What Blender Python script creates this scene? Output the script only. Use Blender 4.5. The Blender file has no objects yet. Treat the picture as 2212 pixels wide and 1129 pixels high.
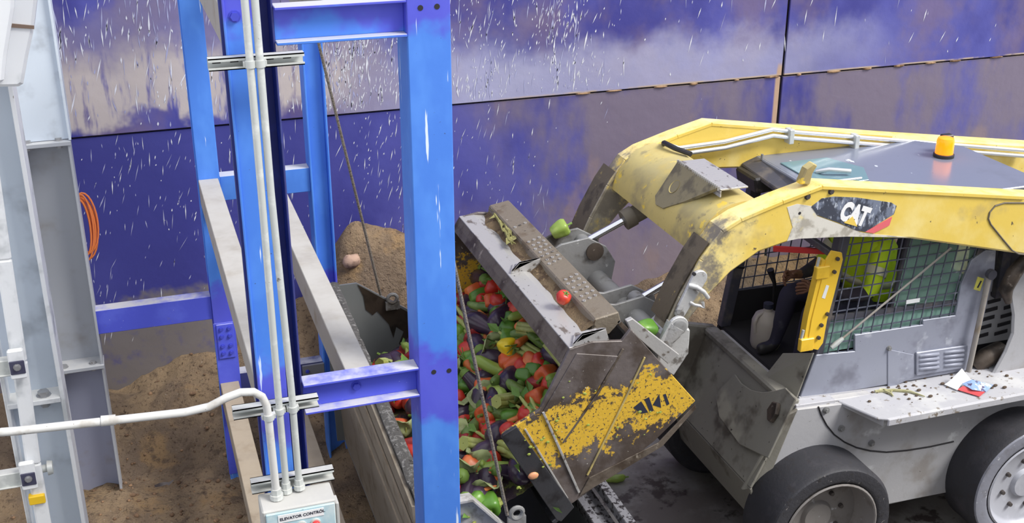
import bpy, bmesh, math, random
from mathutils import Vector, Matrix, Euler, noise
R = math.radians
rnd = random.Random(7)
scene = bpy.context.scene
COL = scene.collection

# ------------------------------------------------------------------ camera, sky, sun, exposure
PITCH, YAW, CAMZ, FPX = R(22.8), R(18.6), 4.4, 2550.0
cam_d = bpy.data.cameras.new('camera'); cam = bpy.data.objects.new('camera', cam_d); COL.objects.link(cam)
cam.location = (0, 0, CAMZ); cam.rotation_euler = (R(90) - PITCH, 0, -YAW)
cam_d.sensor_width = 36; cam_d.lens = 36 * FPX / 2212; cam_d.clip_start = .05
scene.camera = cam

world = bpy.data.worlds.new('overcast_daylight'); scene.world = world; world.use_nodes = True
wb = world.node_tree.nodes['Background']
wb.inputs[0].default_value = (.93, .95, 1.0, 1); wb.inputs[1].default_value = .95
sun_d = bpy.data.lights.new('sun', 'SUN'); sun = bpy.data.objects.new('sun', sun_d); COL.objects.link(sun)
sun_d.energy = 3.0; sun_d.angle = R(22); sun_d.color = (1, .97, .92)
sun.rotation_euler = (R(42), 0, R(52))
sun.location = (2, -3, 9)

vs = scene.view_settings
vs.view_transform = 'Standard'; vs.look = 'None'; vs.gamma = 1; vs.exposure = .34; vs.use_curve_mapping = False

# ------------------------------------------------------------------ helpers: measuring, meshes, objects
_fw = Vector((math.sin(YAW) * math.cos(PITCH), math.cos(YAW) * math.cos(PITCH), -math.sin(PITCH)))
_rt = Vector((math.cos(YAW), -math.sin(YAW), 0)); _up = _rt.cross(_fw)
def _ray(x, y): return _fw * FPX + _rt * (x - 1106) + _up * (564.5 - y)
def aY(x, y, v):            # where a sight line meets the vertical plane Y = v
    d = _ray(x, y); t = v / d.y; return Vector((d.x * t, v, CAMZ + d.z * t))
def aZ(x, y, v):            # ... the level plane Z = v
    d = _ray(x, y); t = (v - CAMZ) / d.z; return Vector((d.x * t, d.y * t, v))
def xz(L, v): return [(p.x, p.z) for p in (aY(a, b, v) for a, b in L)]

def sm(a, b, x): t = min(max((x - a) / (b - a), 0), 1); return t * t * (3 - 2 * t)
def V(*a): return Vector(a)
def frame_of(d, up=(0, 0, 1)):
    d = Vector(d).normalized(); up = Vector(up)
    if abs(d.dot(up.normalized())) > .98: up = Vector((0, 1, 0))
    s = d.cross(up).normalized(); u = s.cross(d).normalized()
    return d, s, u

class MB:
    def __init__(s): s.v = []; s.f = []
    def add(s, vs, fs):
        b = len(s.v); s.v += [Vector(p) for p in vs]; s.f += [tuple(b + i for i in q) for q in fs]; return s
    def box(s, lo, hi):
        x0, y0, z0 = lo; x1, y1, z1 = hi
        return s.add([(x0, y0, z0), (x1, y0, z0), (x1, y1, z0), (x0, y1, z0), (x0, y0, z1), (x1, y0, z1), (x1, y1, z1), (x0, y1, z1)],
                     [(0, 3, 2, 1), (4, 5, 6, 7), (0, 1, 5, 4), (1, 2, 6, 5), (2, 3, 7, 6), (3, 0, 4, 7)])
    def bar(s, p0, p1, w, h, up=(0, 0, 1)):       # w sideways, h along up
        p0 = Vector(p0); p1 = Vector(p1); d, sd, u = frame_of(p1 - p0, up)
        o = [sd * (-w / 2) - u * (h / 2), sd * (w / 2) - u * (h / 2), sd * (w / 2) + u * (h / 2), sd * (-w / 2) + u * (h / 2)]
        return s.add([p0 + q for q in o] + [p1 + q for q in o], [(3, 2, 1, 0), (4, 5, 6, 7), (0, 1, 5, 4), (1, 2, 6, 5), (2, 3, 7, 6), (3, 0, 4, 7)])
    def extr(s, pts, vec):
        n = len(pts); vec = Vector(vec); a = [Vector(p) for p in pts]
        return s.add(a + [p + vec for p in a], [tuple(range(n)), tuple(range(2 * n - 1, n - 1, -1))] + [(i, i + n, (i + 1) % n + n, (i + 1) % n) for i in range(n)])
    def prism(s, poly, y0, y1): return s.extr([(x, y0, z) for x, z in poly], (0, y1 - y0, 0))
    def sheet(s, line, y0, y1, t):                # bent sheet: a polyline in XZ given thickness t, extruded in Y
        L = [Vector((x, z)) for x, z in line]; off = []
        for i, p in enumerate(L):
            a = L[max(i - 1, 0)]; b = L[min(i + 1, len(L) - 1)]; d = (b - a).normalized(); off.append(p + Vector((d.y, -d.x)) * t)
        return s.prism([tuple(p) for p in L] + [tuple(p) for p in reversed(off)], y0, y1)
    def tube(s, pts, r, n=10, cap=True):
        pts = [Vector(p) for p in pts]; k = len(pts); rr = r if isinstance(r, (list, tuple)) else [r] * k
        vs = []; fs = []; prev = None
        for i, p in enumerate(pts):
            d = (pts[min(i + 1, k - 1)] - pts[max(i - 1, 0)]).normalized()
            if prev is None: _, a, b = frame_of(d)
            else:
                a = (prev - d * prev.dot(d)).normalized(); b = a.cross(d) * -1
                b = d.cross(a)
            prev = a; b = d.cross(a)
            for j in range(n):
                t = 2 * math.pi * j / n; vs.append(p + (a * math.cos(t) + b * math.sin(t)) * rr[i])
        for i in range(k - 1):
            for j in range(n): fs.append((i * n + j, i * n + (j + 1) % n, (i + 1) * n + (j + 1) % n, (i + 1) * n + j))
        if cap: fs += [tuple(range(n - 1, -1, -1)), tuple(range((k - 1) * n, k * n))]
        return s.add(vs, fs)
    def cyl(s, p0, p1, r, n=14): return s.tube([p0, p1], r, n)
    def lathe(s, prof, o, axis, n=32):            # prof: (radius, height along axis)
        d, a, b = frame_of(axis); o = Vector(o); vs = []; fs = []; k = len(prof)
        for r_, h in prof:
            for j in range(n):
                t = 2 * math.pi * j / n; vs.append(o + d * h + (a * math.cos(t) + b * math.sin(t)) * max(r_, 1e-4))
        for i in range(k - 1):
            for j in range(n): fs.append((i * n + j, (i + 1) * n + j, (i + 1) * n + (j + 1) % n, i * n + (j + 1) % n))
        return s.add(vs, fs)
    def ball(s, c, r, n=12, m=8):
        c = Vector(c); r = (r, r, r) if isinstance(r, (int, float)) else r; vs = []; fs = []
        for i in range(m + 1):
            ph = math.pi * i / m
            for j in range(n):
                t = 2 * math.pi * j / n; vs.append(c + Vector((r[0] * math.sin(ph) * math.cos(t), r[1] * math.sin(ph) * math.sin(t), r[2] * math.cos(ph))))
        for i in range(m):
            for j in range(n): fs.append((i * n + j, (i + 1) * n + j, (i + 1) * n + (j + 1) % n, i * n + (j + 1) % n))
        return s.add(vs, fs)
    def hbeam(s, p0, p1, depth, width, t=.012, up=(0, 0, 1)):
        p0 = Vector(p0); p1 = Vector(p1); d, sd, u = frame_of(p1 - p0, up)
        o = u * (depth / 2 - t / 2)
        s.bar(p0 + o, p1 + o, width, t, up); s.bar(p0 - o, p1 - o, width, t, up); s.bar(p0, p1, t, depth - 2 * t, up); return s
    def bolt(s, p, axis, r=.014, h=.012):         # hexagonal head on a washer
        p = Vector(p); a = Vector(axis).normalized()
        s.tube([p - a * .002, p + a * .003], r * 1.35, 10); s.tube([p, p + a * h], r, 6); return s
    def build(s, name, mat, parent=None, base=None, smooth=None, bevel=0, label=None):
        if parent is not None:
            r_ = parent
            while r_.parent: r_ = r_.parent
            off = r_.location.copy()
        else: off = Vector(base) if base is not None else Vector((0, 0, 0))
        me = bpy.data.meshes.new(name); me.from_pydata([p - off for p in s.v], [], s.f); me.validate()
        bm = bmesh.new(); bm.from_mesh(me); bmesh.ops.recalc_face_normals(bm, faces=bm.faces[:]); bm.to_mesh(me); bm.free()
        for m in (mat if isinstance(mat, (list, tuple)) else [mat]): me.materials.append(m)
        if smooth is not None:
            me.polygons.foreach_set('use_smooth', [True] * len(me.polygons)); me.set_sharp_from_angle(angle=R(smooth))
        o = bpy.data.objects.new(name, me); COL.objects.link(o)
        if parent is not None: o.parent = parent
        else: o.location = off
        if bevel:
            b = o.modifiers.new('bevel', 'BEVEL'); b.width = bevel; b.segments = 1; b.limit_method = 'ANGLE'; b.angle_limit = R(50)
        if label: o['label'] = label
        return o

def tag(o, label=None, cat=None, group=None, kind=None):
    if label: o['label'] = label
    if cat: o['category'] = cat
    if group: o['group'] = group
    if kind: o['kind'] = kind
    return o
def thing(name, label, cat, loc, group=None, kind=None):
    o = bpy.data.objects.new(name, None); COL.objects.link(o); o.location = loc; o.empty_display_size = .1
    return tag(o, label, cat, group, kind)
def copy_tree(o, parent=None):
    c = o.copy(); COL.objects.link(c); c.parent = parent
    for ch in o.children: copy_tree(ch, c)
    return c
def text_mesh(name, body, mat, parent, origin, xdir, ydir, size, depth=.002, bold=0, align='LEFT', squeeze=1.0):
    cu = bpy.data.curves.new(name, 'FONT'); cu.body = body; cu.size = size; cu.extrude = depth; cu.offset = bold; cu.align_x = align; cu.resolution_u = 3
    tmp = bpy.data.objects.new(name + '_tmp', cu); COL.objects.link(tmp)
    me = bpy.data.meshes.new_from_object(tmp.evaluated_get(bpy.context.evaluated_depsgraph_get())); bpy.data.objects.remove(tmp)
    r_ = parent
    while r_.parent: r_ = r_.parent
    x = Vector(xdir).normalized(); y = Vector(ydir); y = (y - x * y.dot(x)).normalized(); z = x.cross(y)
    M = Matrix((x, y, z)).transposed().to_4x4(); M.translation = Vector(origin) - r_.location
    me.transform(M @ Matrix.Diagonal((squeeze, 1, 1, 1))); me.materials.clear(); me.materials.append(mat)
    o = bpy.data.objects.new(name, me); COL.objects.link(o); o.parent = parent; return o

# ------------------------------------------------------------------ materials
def lin(c): return tuple(((v / 255) / 12.92 if v / 255 <= .04045 else ((v / 255 + .055) / 1.055) ** 2.4) for v in c) + (1,)
class NT:
    def __init__(s, name):
        s.m = bpy.data.materials.new(name); s.m.use_nodes = True; s.t = s.m.node_tree; s.b = s.t.nodes['Principled BSDF']
    def n(s, typ, **kw):
        o = s.t.nodes.new(typ)
        for k, v in kw.items(): setattr(o, k, v)
        return o
    def link(s, a, b): s.t.links.new(a, b)
    def put(s, sock, v):
        if hasattr(v, 'is_linked') or isinstance(v, bpy.types.NodeSocket): s.link(v, sock)
        else: sock.default_value = v
    def math(s, op, a, b=0.0, clamp=False):
        o = s.n('ShaderNodeMath', operation=op); o.use_clamp = clamp; s.put(o.inputs[0], a); s.put(o.inputs[1], b); return o.outputs[0]
    def ramp(s, x, lo, hi):          # smooth step; hi < lo falls
        o = s.n('ShaderNodeMapRange'); o.interpolation_type = 'SMOOTHSTEP'; s.put(o.inputs[0], x)
        if hi >= lo: a, b, c, d = lo, hi, 0, 1
        else: a, b, c, d = hi, lo, 1, 0
        o.inputs[1].default_value = a; o.inputs[2].default_value = b; o.inputs[3].default_value = c; o.inputs[4].default_value = d
        return o.outputs[0]
    def noise(s, vec, scale, detail=3, rough=.55, stretch=(1, 1, 1), off=(0, 0, 0), rot=(0, 0, 0)):
        mp = s.n('ShaderNodeMapping'); mp.inputs['Scale'].default_value = stretch; mp.inputs['Location'].default_value = off; mp.inputs['Rotation'].default_value = rot
        s.link(vec, mp.inputs[0]); o = s.n('ShaderNodeTexNoise'); s.link(mp.outputs[0], o.inputs['Vector'])
        o.inputs['Scale'].default_value = scale; o.inputs['Detail'].default_value = detail; o.inputs['Roughness'].default_value = rough
        return o.outputs['Fac']
    def mix(s, f, a, b):
        o = s.n('ShaderNodeMix', data_type='RGBA'); s.put(o.inputs[0], f); s.put(o.inputs[6], a); s.put(o.inputs[7], b); return o.outputs[2]
    def bump(s, h, strength, dist=.01):
        o = s.n('ShaderNodeBump'); o.inputs['Strength'].default_value = strength; o.inputs['Distance'].default_value = dist
        s.link(h, o.inputs['Height']); s.link(o.outputs[0], s.b.inputs['Normal'])

_mc = {}
def pm(name, base, rough=.6, metal=0.0, layers=(), bump=None, dust=None, coat=0):
    # layers: (colour, scale, lo, hi, stretch) blotches, specks or streaks of another colour; dust: (colour, amount) lying on upward faces
    if name in _mc: return _mc[name]
    t = NT(name); tc = t.n('ShaderNodeTexCoord').outputs['Object']; c = lin(base)
    for i, L in enumerate(layers):
        col, sc, lo, hi = L[:4]; st = L[4] if len(L) > 4 else (1, 1, 1)
        f = t.ramp(t.noise(tc, sc, 4, .6, st, (i * 7.3, i * 3.1, i * 5.7)), lo, hi)
        c = t.mix(f, c, lin(col))
    if dust:
        g = t.n('ShaderNodeNewGeometry').outputs['Normal']; sx = t.n('ShaderNodeSeparateXYZ'); t.link(g, sx.inputs[0])
        up = t.ramp(sx.outputs[2], .45, .85); nz = t.ramp(t.noise(tc, dust[2] if len(dust) > 2 else 6, 4, .65), .2, .6)
        f = t.math('MULTIPLY', t.math('MULTIPLY', up, nz), dust[1]); c = t.mix(f, c, lin(dust[0]))
    t.put(t.b.inputs['Base Color'], c)
    t.b.inputs['Roughness'].default_value = rough; t.b.inputs['Metallic'].default_value = metal
    if coat: t.b.inputs['Coat Weight'].default_value = coat
    if bump: t.bump(t.noise(tc, bump[0], 5, .65), bump[1], bump[2] if len(bump) > 2 else .01)
    _mc[name] = t.m; return t.m

DUST = (206, 205, 203)
def blue_mat():      # azure paint, touched up in violet blue round the welded joints
    t = NT('frame_blue_paint'); geo = t.n('ShaderNodeNewGeometry'); pos = geo.outputs['Position']; sx = t.n('ShaderNodeSeparateXYZ'); t.link(pos, sx.inputs[0]); z = sx.outputs[2]
    n1 = t.noise(pos, 3.2, 4, .6); n2 = t.noise(pos, 6, 3, .6, (1, 1, .5), (4, 0, 0)); c = t.mix(t.ramp(n2, .42, .66), lin((72, 128, 222)), lin((82, 140, 230)))
    band = None
    for z0, fr_ in ((2.04, 1), (3.76, 1), (1.20, 0)):
        d = t.math('ADD', t.math('ABSOLUTE', t.math('SUBTRACT', z, z0)), t.math('MULTIPLY', t.math('SUBTRACT', n1, .5), .55)); f = t.math('MULTIPLY', t.ramp(d, .25, .16), t.ramp(sx.outputs[1], 5.6, 5.5) if fr_ else t.ramp(sx.outputs[1], 5.5, 5.6))
        band = f if band is None else t.math('MAXIMUM', band, f)
    c = t.mix(t.math('MULTIPLY', band, .9), c, t.mix(n2, lin((70, 66, 196)), lin((96, 96, 216))))
    c = t.mix(t.ramp(t.noise(pos, 24, 4, .6, (1, 1, .08), (0, 7, 0)), .665, .70), c, lin((215, 228, 250)))
    c = t.mix(t.ramp(t.noise(pos, 60, 3, .6), .72, .76), c, lin((66, 72, 106)))
    sn = t.n('ShaderNodeSeparateXYZ'); t.link(geo.outputs['Normal'], sn.inputs[0])
    c = t.mix(t.math('MULTIPLY', t.ramp(sn.outputs[2], .45, .85), .85), c, lin(DUST))
    t.put(t.b.inputs['Base Color'], c); t.b.inputs['Roughness'].default_value = .55; t.bump(t.noise(pos, 30, 3, .6), .05); return t.m
M_blue = blue_mat()
M_blue2 = pm('touch_up_blue_paint', (82, 92, 214), .5, 0, [((92, 104, 222), 5, .5, .7), ((190, 195, 230), 60, .70, .75), ((120, 115, 150), 12, .62, .8)], (30, .06), (DUST, .95))
M_navy = pm('shaded_blue_paint', (58, 62, 122), .6, 0, [((72, 82, 160), 6, .5, .8)], (30, .06), (DUST, .9))
M_greybeam = pm('grey_beam_paint', (158, 152, 146), .65, 0, [((140, 128, 112), 7, .5, .75), ((60, 56, 52), 70, .72, .76)], (40, .08), ((186, 184, 180), .8, 3))
M_lowbeam = pm('dusty_shaded_low_beam', (150, 138, 122), .8, 0, [((120, 102, 80), 8, .45, .7), ((60, 52, 44), 70, .72, .76)], (40, .12), ((165, 152, 134), .8))  # browner than the upper beams: their deeper shade is put into the colour
M_white = pm('white_column_paint', (236, 238, 240), .5, 0, [((190, 194, 196), 5, .5, .7), ((110, 96, 84), 22, .70, .75, (1, 1, .3))], (35, .08), ((236, 234, 228), .7))
M_pale = pm('pale_web_paint', (204, 214, 226), .5, 0, [((168, 176, 186), 4, .5, .75), ((70, 66, 62), 60, .75, .78)], (30, .05))
M_grey = pm('grey_column_paint', (168, 172, 180), .55, 0, [((146, 142, 140), 3, .5, .75), ((90, 82, 74), 50, .73, .77)], (30, .06), (DUST, .7))
M_greylow = pm('blue_grey_column_paint', (156, 160, 182), .6, 0, [((140, 132, 124), 3, .5, .7)], (30, .06), ((160, 140, 118), .8))
M_galv = pm('galvanised_steel', (196, 200, 198), .45, .15, [((225, 228, 225), 9, .5, .7), ((130, 126, 120), 30, .66, .74)], (60, .05), ((205, 202, 196), .6))
M_pipe = pm('weathered_white_conduit', (204, 204, 202), .55, 0, [((176, 172, 166), 8, .5, .7), ((120, 112, 104), 40, .68, .72)], (40, .08))
M_bolt = pm('bolt_steel', (176, 176, 178), .4, .6, [((110, 100, 88), 40, .6, .7)])
M_boltblue = pm('painted_bolt_blue', (66, 74, 190), .5)
M_rope = pm('wire_rope', (150, 143, 134), .5, .5, [((90, 80, 70), 90, .5, .6, (1, 1, 3))], (160, .5))
M_orange = pm('orange_cable_jacket', (214, 120, 62), .5)
M_box = pm('control_box_grey', (184, 184, 182), .6, 0, [((200, 200, 196), 8, .5, .7), ((120, 112, 104), 45, .70, .74)], (40, .08), ((190, 188, 184), .8))
M_boxface = pm('control_box_face', (176, 206, 216), .5, 0, [((120, 140, 150), 30, .64, .72), ((206, 222, 226), 9, .5, .7)])
M_paper = pm('white_label', (236, 238, 240), .5)
M_ink = pm('ink', (40, 44, 62), .6)
M_red = pm('red_button', (214, 60, 62), .35)
M_ytape = pm('yellow_tape', (242, 198, 40), .5)
M_blackclip = pm('dark_clip', (70, 70, 92), .5)
M_skipin = pm('skip_plate', (128, 132, 134), .3, .2, [((46, 42, 40), 40, .72, .76)], (20, .08))
M_skipout = pm('skip_outer_plate', (132, 123, 110), .75, 0, [((108, 96, 80), 6, .5, .7)], (30, .08))
M_lip = pm('caked_rubber_lip', (84, 82, 80), .8, 0, [((130, 128, 126), 40, .5, .65), ((46, 42, 40), 22, .6, .7)], (60, .8, .02))
M_speckle = pm('speckled_steel', (150, 150, 156), .5, .3, [((54, 50, 52), 32, .50, .58), ((210, 210, 216), 50, .66, .72)], (50, .3))
M_rim = pm('skip_front_plate', (186, 184, 182), .5, .1, [((150, 146, 140), 20, .5, .7), ((90, 84, 78), 60, .68, .74)], (60, .3))

M_yel = pm('worn_yellow_paint', (228, 198, 92), .38, 0, [((240, 218, 136), 2.2, .5, .7), ((176, 152, 92), 3.1, .60, .70), ((98, 86, 66), 22, .69, .73), ((70, 60, 48), 46, .72, .75)], (26, .06), ((246, 232, 170), .55))
M_yeldirt = pm('dirty_yellow_paint', (192, 172, 104), .6, 0, [((150, 136, 96), 3.0, .45, .62), ((112, 100, 80), 7, .58, .68), ((222, 190, 70), 9, .62, .68), ((84, 74, 58), 30, .68, .73)], (24, .12), ((214, 200, 140), .5))
M_armtip = pm('mud_caked_arm', (122, 116, 104), .7, 0, [((90, 80, 66), 6, .48, .62), ((206, 176, 70), 11, .61, .66), ((158, 152, 142), 24, .6, .7)], (24, .25))
M_whiteworn = pm('worn_white_patch', (214, 210, 200), .5, 0, [((170, 164, 152), 10, .5, .65), ((230, 214, 150), 6, .6, .7)], (30, .1))
M_bucket = pm('muddy_bucket_steel', (104, 94, 84), .55, .2, [((70, 58, 48), 5, .48, .62), ((150, 140, 128), 18, .62, .72), ((60, 52, 46), 60, .66, .72)], (30, .35))
M_bucketbar = pm('bucket_step_steel', (126, 116, 102), .55, .2, [((104, 90, 72), 6, .50, .64), ((76, 66, 56), 30, .64, .70), ((196, 190, 182), 40, .68, .74)], (34, .35))
M_bucketlip = pm('polished_bucket_steel', (184, 182, 180), .38, .35, [((120, 112, 104), 14, .56, .64, (1, .4, 1)), ((66, 60, 56), 40, .66, .70, (1, .5, 1))], (40, .2))
M_bucketin = pm('bucket_inside', (96, 82, 68), .6, .1, [((66, 52, 42), 5, .45, .65)], (24, .3))
def side_mat():      # bucket side: bare muddy steel with a worn diagonal band of yellow paint left on it
    t = NT('worn_yellow_bucket_side'); pos = t.n('ShaderNodeNewGeometry').outputs['Position']; sx = t.n('ShaderNodeSeparateXYZ'); t.link(pos, sx.inputs[0])
    d = t.math('ADD', t.math('MULTIPLY', t.math('SUBTRACT', sx.outputs[0], 1.655), -.19), t.math('MULTIPLY', t.math('SUBTRACT', sx.outputs[2], 1.41), .98))
    n1 = t.noise(pos, 5, 5, .65); n2 = t.noise(pos, 30, 4, .6, (1, 1, 1), (4, 0, 0)); n3 = t.noise(pos, 70, 3, .6, (1, 1, 1), (0, 0, 9))
    d = t.math('ADD', t.math('ABSOLUTE', d), t.math('MULTIPLY', t.math('SUBTRACT', n1, .5), .62)); d = t.math('ADD', d, t.math('MULTIPLY', t.math('SUBTRACT', n2, .5), .34))
    f = t.ramp(d, .15, .11); f = t.math('MULTIPLY', f, t.ramp(n3, .62, .58))
    c = t.mix(t.ramp(t.noise(pos, 4, 4, .6, (1, 1, 1), (7, 0, 2)), .42, .62), lin((78, 68, 62)), lin((108, 100, 98)))
    c = t.mix(f, c, lin((222, 180, 62))); c = t.mix(t.ramp(t.noise(pos, 60, 3, .6, (1, 1, 1), (2, 0, 5)), .69, .73), c, lin((196, 192, 186)))
    t.put(t.b.inputs['Base Color'], c); t.b.inputs['Roughness'].default_value = .45; t.b.inputs['Metallic'].default_value = .1
    t.bump(n2, .3); return t.m
M_side = side_mat()
def arm_mat():       # loader arms: yellow paint, caked with mud towards the bucket end
    t = NT('arm_yellow_paint'); pos = t.n('ShaderNodeNewGeometry').outputs['Position']; sx = t.n('ShaderNodeSeparateXYZ'); t.link(pos, sx.inputs[0])
    n1 = t.noise(pos, 2.2, 4, .6); n2 = t.noise(pos, 9, 5, .65, (1, 1, 1), (3, 1, 0)); n3 = t.noise(pos, 40, 3, .6, (1, 1, 1), (0, 5, 0))
    c = t.mix(t.ramp(n1, .45, .68), lin((230, 200, 96)), lin((240, 220, 146)))
    c = t.mix(t.math('MULTIPLY', t.ramp(t.noise(pos, 3.4, 4, .6, (1, 1, 1), (8, 0, 1)), .56, .70), .6), c, lin((188, 166, 110)))
    c = t.mix(t.ramp(t.noise(pos, 16, 4, .6, (1, 1, 1), (1, 2, 3)), .68, .72), c, lin((112, 98, 76))); c = t.mix(t.ramp(n3, .70, .73), c, lin((96, 84, 66)))
    m = t.math('ADD', sx.outputs[0], t.math('MULTIPLY', t.math('SUBTRACT', n2, .5), 1.1)); m = t.ramp(m, 2.86, 2.62)
    mud = t.mix(t.ramp(n2, .4, .6), lin((128, 120, 106)), lin((160, 152, 134))); c = t.mix(m, c, mud)
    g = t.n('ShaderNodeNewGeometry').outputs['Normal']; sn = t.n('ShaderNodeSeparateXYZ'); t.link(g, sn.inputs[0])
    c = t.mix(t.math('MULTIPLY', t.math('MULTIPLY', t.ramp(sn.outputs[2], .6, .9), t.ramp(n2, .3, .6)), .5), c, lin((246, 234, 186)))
    t.put(t.b.inputs['Base Color'], c); t.b.inputs['Roughness'].default_value = .4; t.bump(n3, .08); return t.m
M_arm = arm_mat()
M_edge = pm('black_cutting_edge', (62, 62, 66), .45, .3, [((40, 38, 40), 8, .5, .7), ((206, 190, 90), 26, .70, .73), ((170, 172, 180), 40, .71, .74)], (40, .2))
M_chrome = pm('chrome_rod', (226, 228, 230), .12, 1.0)
M_cylin = pm('cylinder_barrel', (110, 102, 88), .6, .1, [((150, 138, 100), 9, .55, .7)], (24, .2))
M_coupler = pm('grey_coupler_steel', (138, 138, 138), .55, .2, [((84, 78, 72), 5, .5, .66), ((180, 180, 180), 26, .66, .72)], (30, .2))
M_link = pm('bare_link_steel', (196, 196, 196), .45, .3, [((120, 116, 112), 16, .52, .66)], (50, .25))
M_tube = pm('hydraulic_tube', (222, 224, 226), .3, .6)
M_body = pm('grey_chassis_paint', (172, 172, 176), .55, 0, [((150, 146, 144), 3, .5, .68), ((88, 82, 78), 48, .70, .74), ((206, 208, 210), 8, .6, .75)], (40, .12), ((204, 202, 200), .8))
M_front = pm('muddy_front_paint', (140, 137, 128), .7, 0, [((96, 90, 82), 3.2, .50, .64), ((170, 166, 152), 2.4, .56, .7), ((60, 54, 50), 30, .68, .72)], (24, .2))
M_ledge = pm('dusty_fender_top', (188, 188, 194), .6, 0, [((206, 206, 208), 4, .5, .7), ((128, 118, 106), 24, .60, .70), ((74, 66, 58), 60, .71, .74)], (40, .15))
M_cab = pm('grey_cab_panel', (154, 158, 174), .42, .1, [((122, 124, 138), 3.2, .5, .68), ((186, 190, 202), 7, .60, .74), ((66, 66, 74), 50, .72, .75)], (30, .06))
M_post = pm('dark_cab_post', (74, 74, 84), .5, .1, [((104, 98, 96), 8, .5, .7)], (30, .1))
M_roof = pm('cab_roof_paint', (126, 132, 150), .22, .1, [((120, 126, 142), 3, .5, .7), ((214, 220, 230), 14, .71, .74, (1, .5, 1)), ((60, 62, 72), 40, .72, .75)], (20, .03))
M_hatch = pm('roof_hatch_glass', (110, 142, 150), .15, 0, [((150, 170, 176), 8, .55, .7)])
M_mesh = pm('window_guard_bars', (96, 100, 116), .5, .2, [((150, 154, 168), 18, .6, .7)])
M_black = pm('black_plastic', (44, 42, 44), .45, 0, [((84, 78, 70), 14, .58, .7)])
M_dark = pm('cab_interior', (40, 38, 42), .8)
M_hinge = pm('yellow_hinge_bar', (244, 200, 62), .4, 0, [((222, 176, 50), 6, .5, .7)], None, ((250, 224, 130), .4))
M_tyre = pm('tyre_rubber', (48, 48, 54), .7, 0, [((62, 60, 66), 6, .5, .7), ((96, 92, 92), 60, .72, .76), ((48, 46, 50), 20, .55, .65)], (50, .25))
M_tyreface = pm('scuffed_sidewall', (54, 54, 60), .6, 0, [((140, 136, 134), 34, .64, .69), ((46, 44, 46), 18, .55, .65)], (40, .5))
M_reartyre = pm('dusty_rear_sidewall', (134, 136, 148), .6, 0, [((120, 120, 128), 8, .5, .65), ((196, 198, 206), 24, .62, .7)], (40, .2))
M_rimp = pm('dusty_wheel_rim', (136, 132, 130), .5, .1, [((116, 110, 106), 8, .5, .7), ((190, 190, 196), 20, .62, .72)], (30, .12))
M_rimr = pm('pale_wheel_rim', (180, 182, 192), .5, .1, [((200, 202, 212), 7, .5, .7)], (30, .08))
M_nut = pm('dark_wheel_nut', (86, 80, 78), .5, .3)
M_decal = pm('black_decal', (66, 70, 82), .45, 0, [((120, 128, 146), 18, .48, .60, (1, 1, .6)), ((176, 182, 194), 44, .56, .64, (1, 1, .4))])
M_decalw = pm('decal_white', (240, 240, 240), .4)
M_decalr = pm('decal_red', (226, 110, 116), .45)
M_decaly = pm('decal_yellow', (236, 204, 100), .4)
M_engine = pm('oily_engine', (86, 76, 68), .5, .3, [((50, 44, 40), 6, .45, .65), ((150, 140, 130), 20, .64, .72)], (30, .3))
M_grill = pm('slotted_grille', (178, 178, 180), .5, .1)
M_ysticker = pm('yellow_sticker', (232, 226, 110), .5)

def glass(name, col, alpha_rough=.05, mixf=.25):
    t = NT(name); out = [n for n in t.t.nodes if n.type == 'OUTPUT_MATERIAL'][0]
    tr = t.n('ShaderNodeBsdfTransparent'); tr.inputs[0].default_value = lin(col)
    t.b.inputs['Base Color'].default_value = lin((176, 214, 200)); t.b.inputs['Roughness'].default_value = alpha_rough
    mx = t.n('ShaderNodeMixShader'); mx.inputs[0].default_value = mixf
    t.link(tr.outputs[0], mx.inputs[1]); t.link(t.b.outputs[0], mx.inputs[2]); t.link(mx.outputs[0], out.inputs[0]); return t.m
M_glass = glass('dusty_window_glass', (232, 244, 238), .25, .36)
M_glasslow = glass('dusty_lower_glass', (200, 230, 230), .4, .5)

def beacon_mat():
    t = NT('amber_beacon_lens'); t.b.inputs['Base Color'].default_value = lin((255, 140, 10)); t.b.inputs['Roughness'].default_value = .15
    t.b.inputs['Emission Color'].default_value = lin((255, 128, 10)); t.b.inputs['Emission Strength'].default_value = 1.1; return t.m
M_beacon = beacon_mat()

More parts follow.
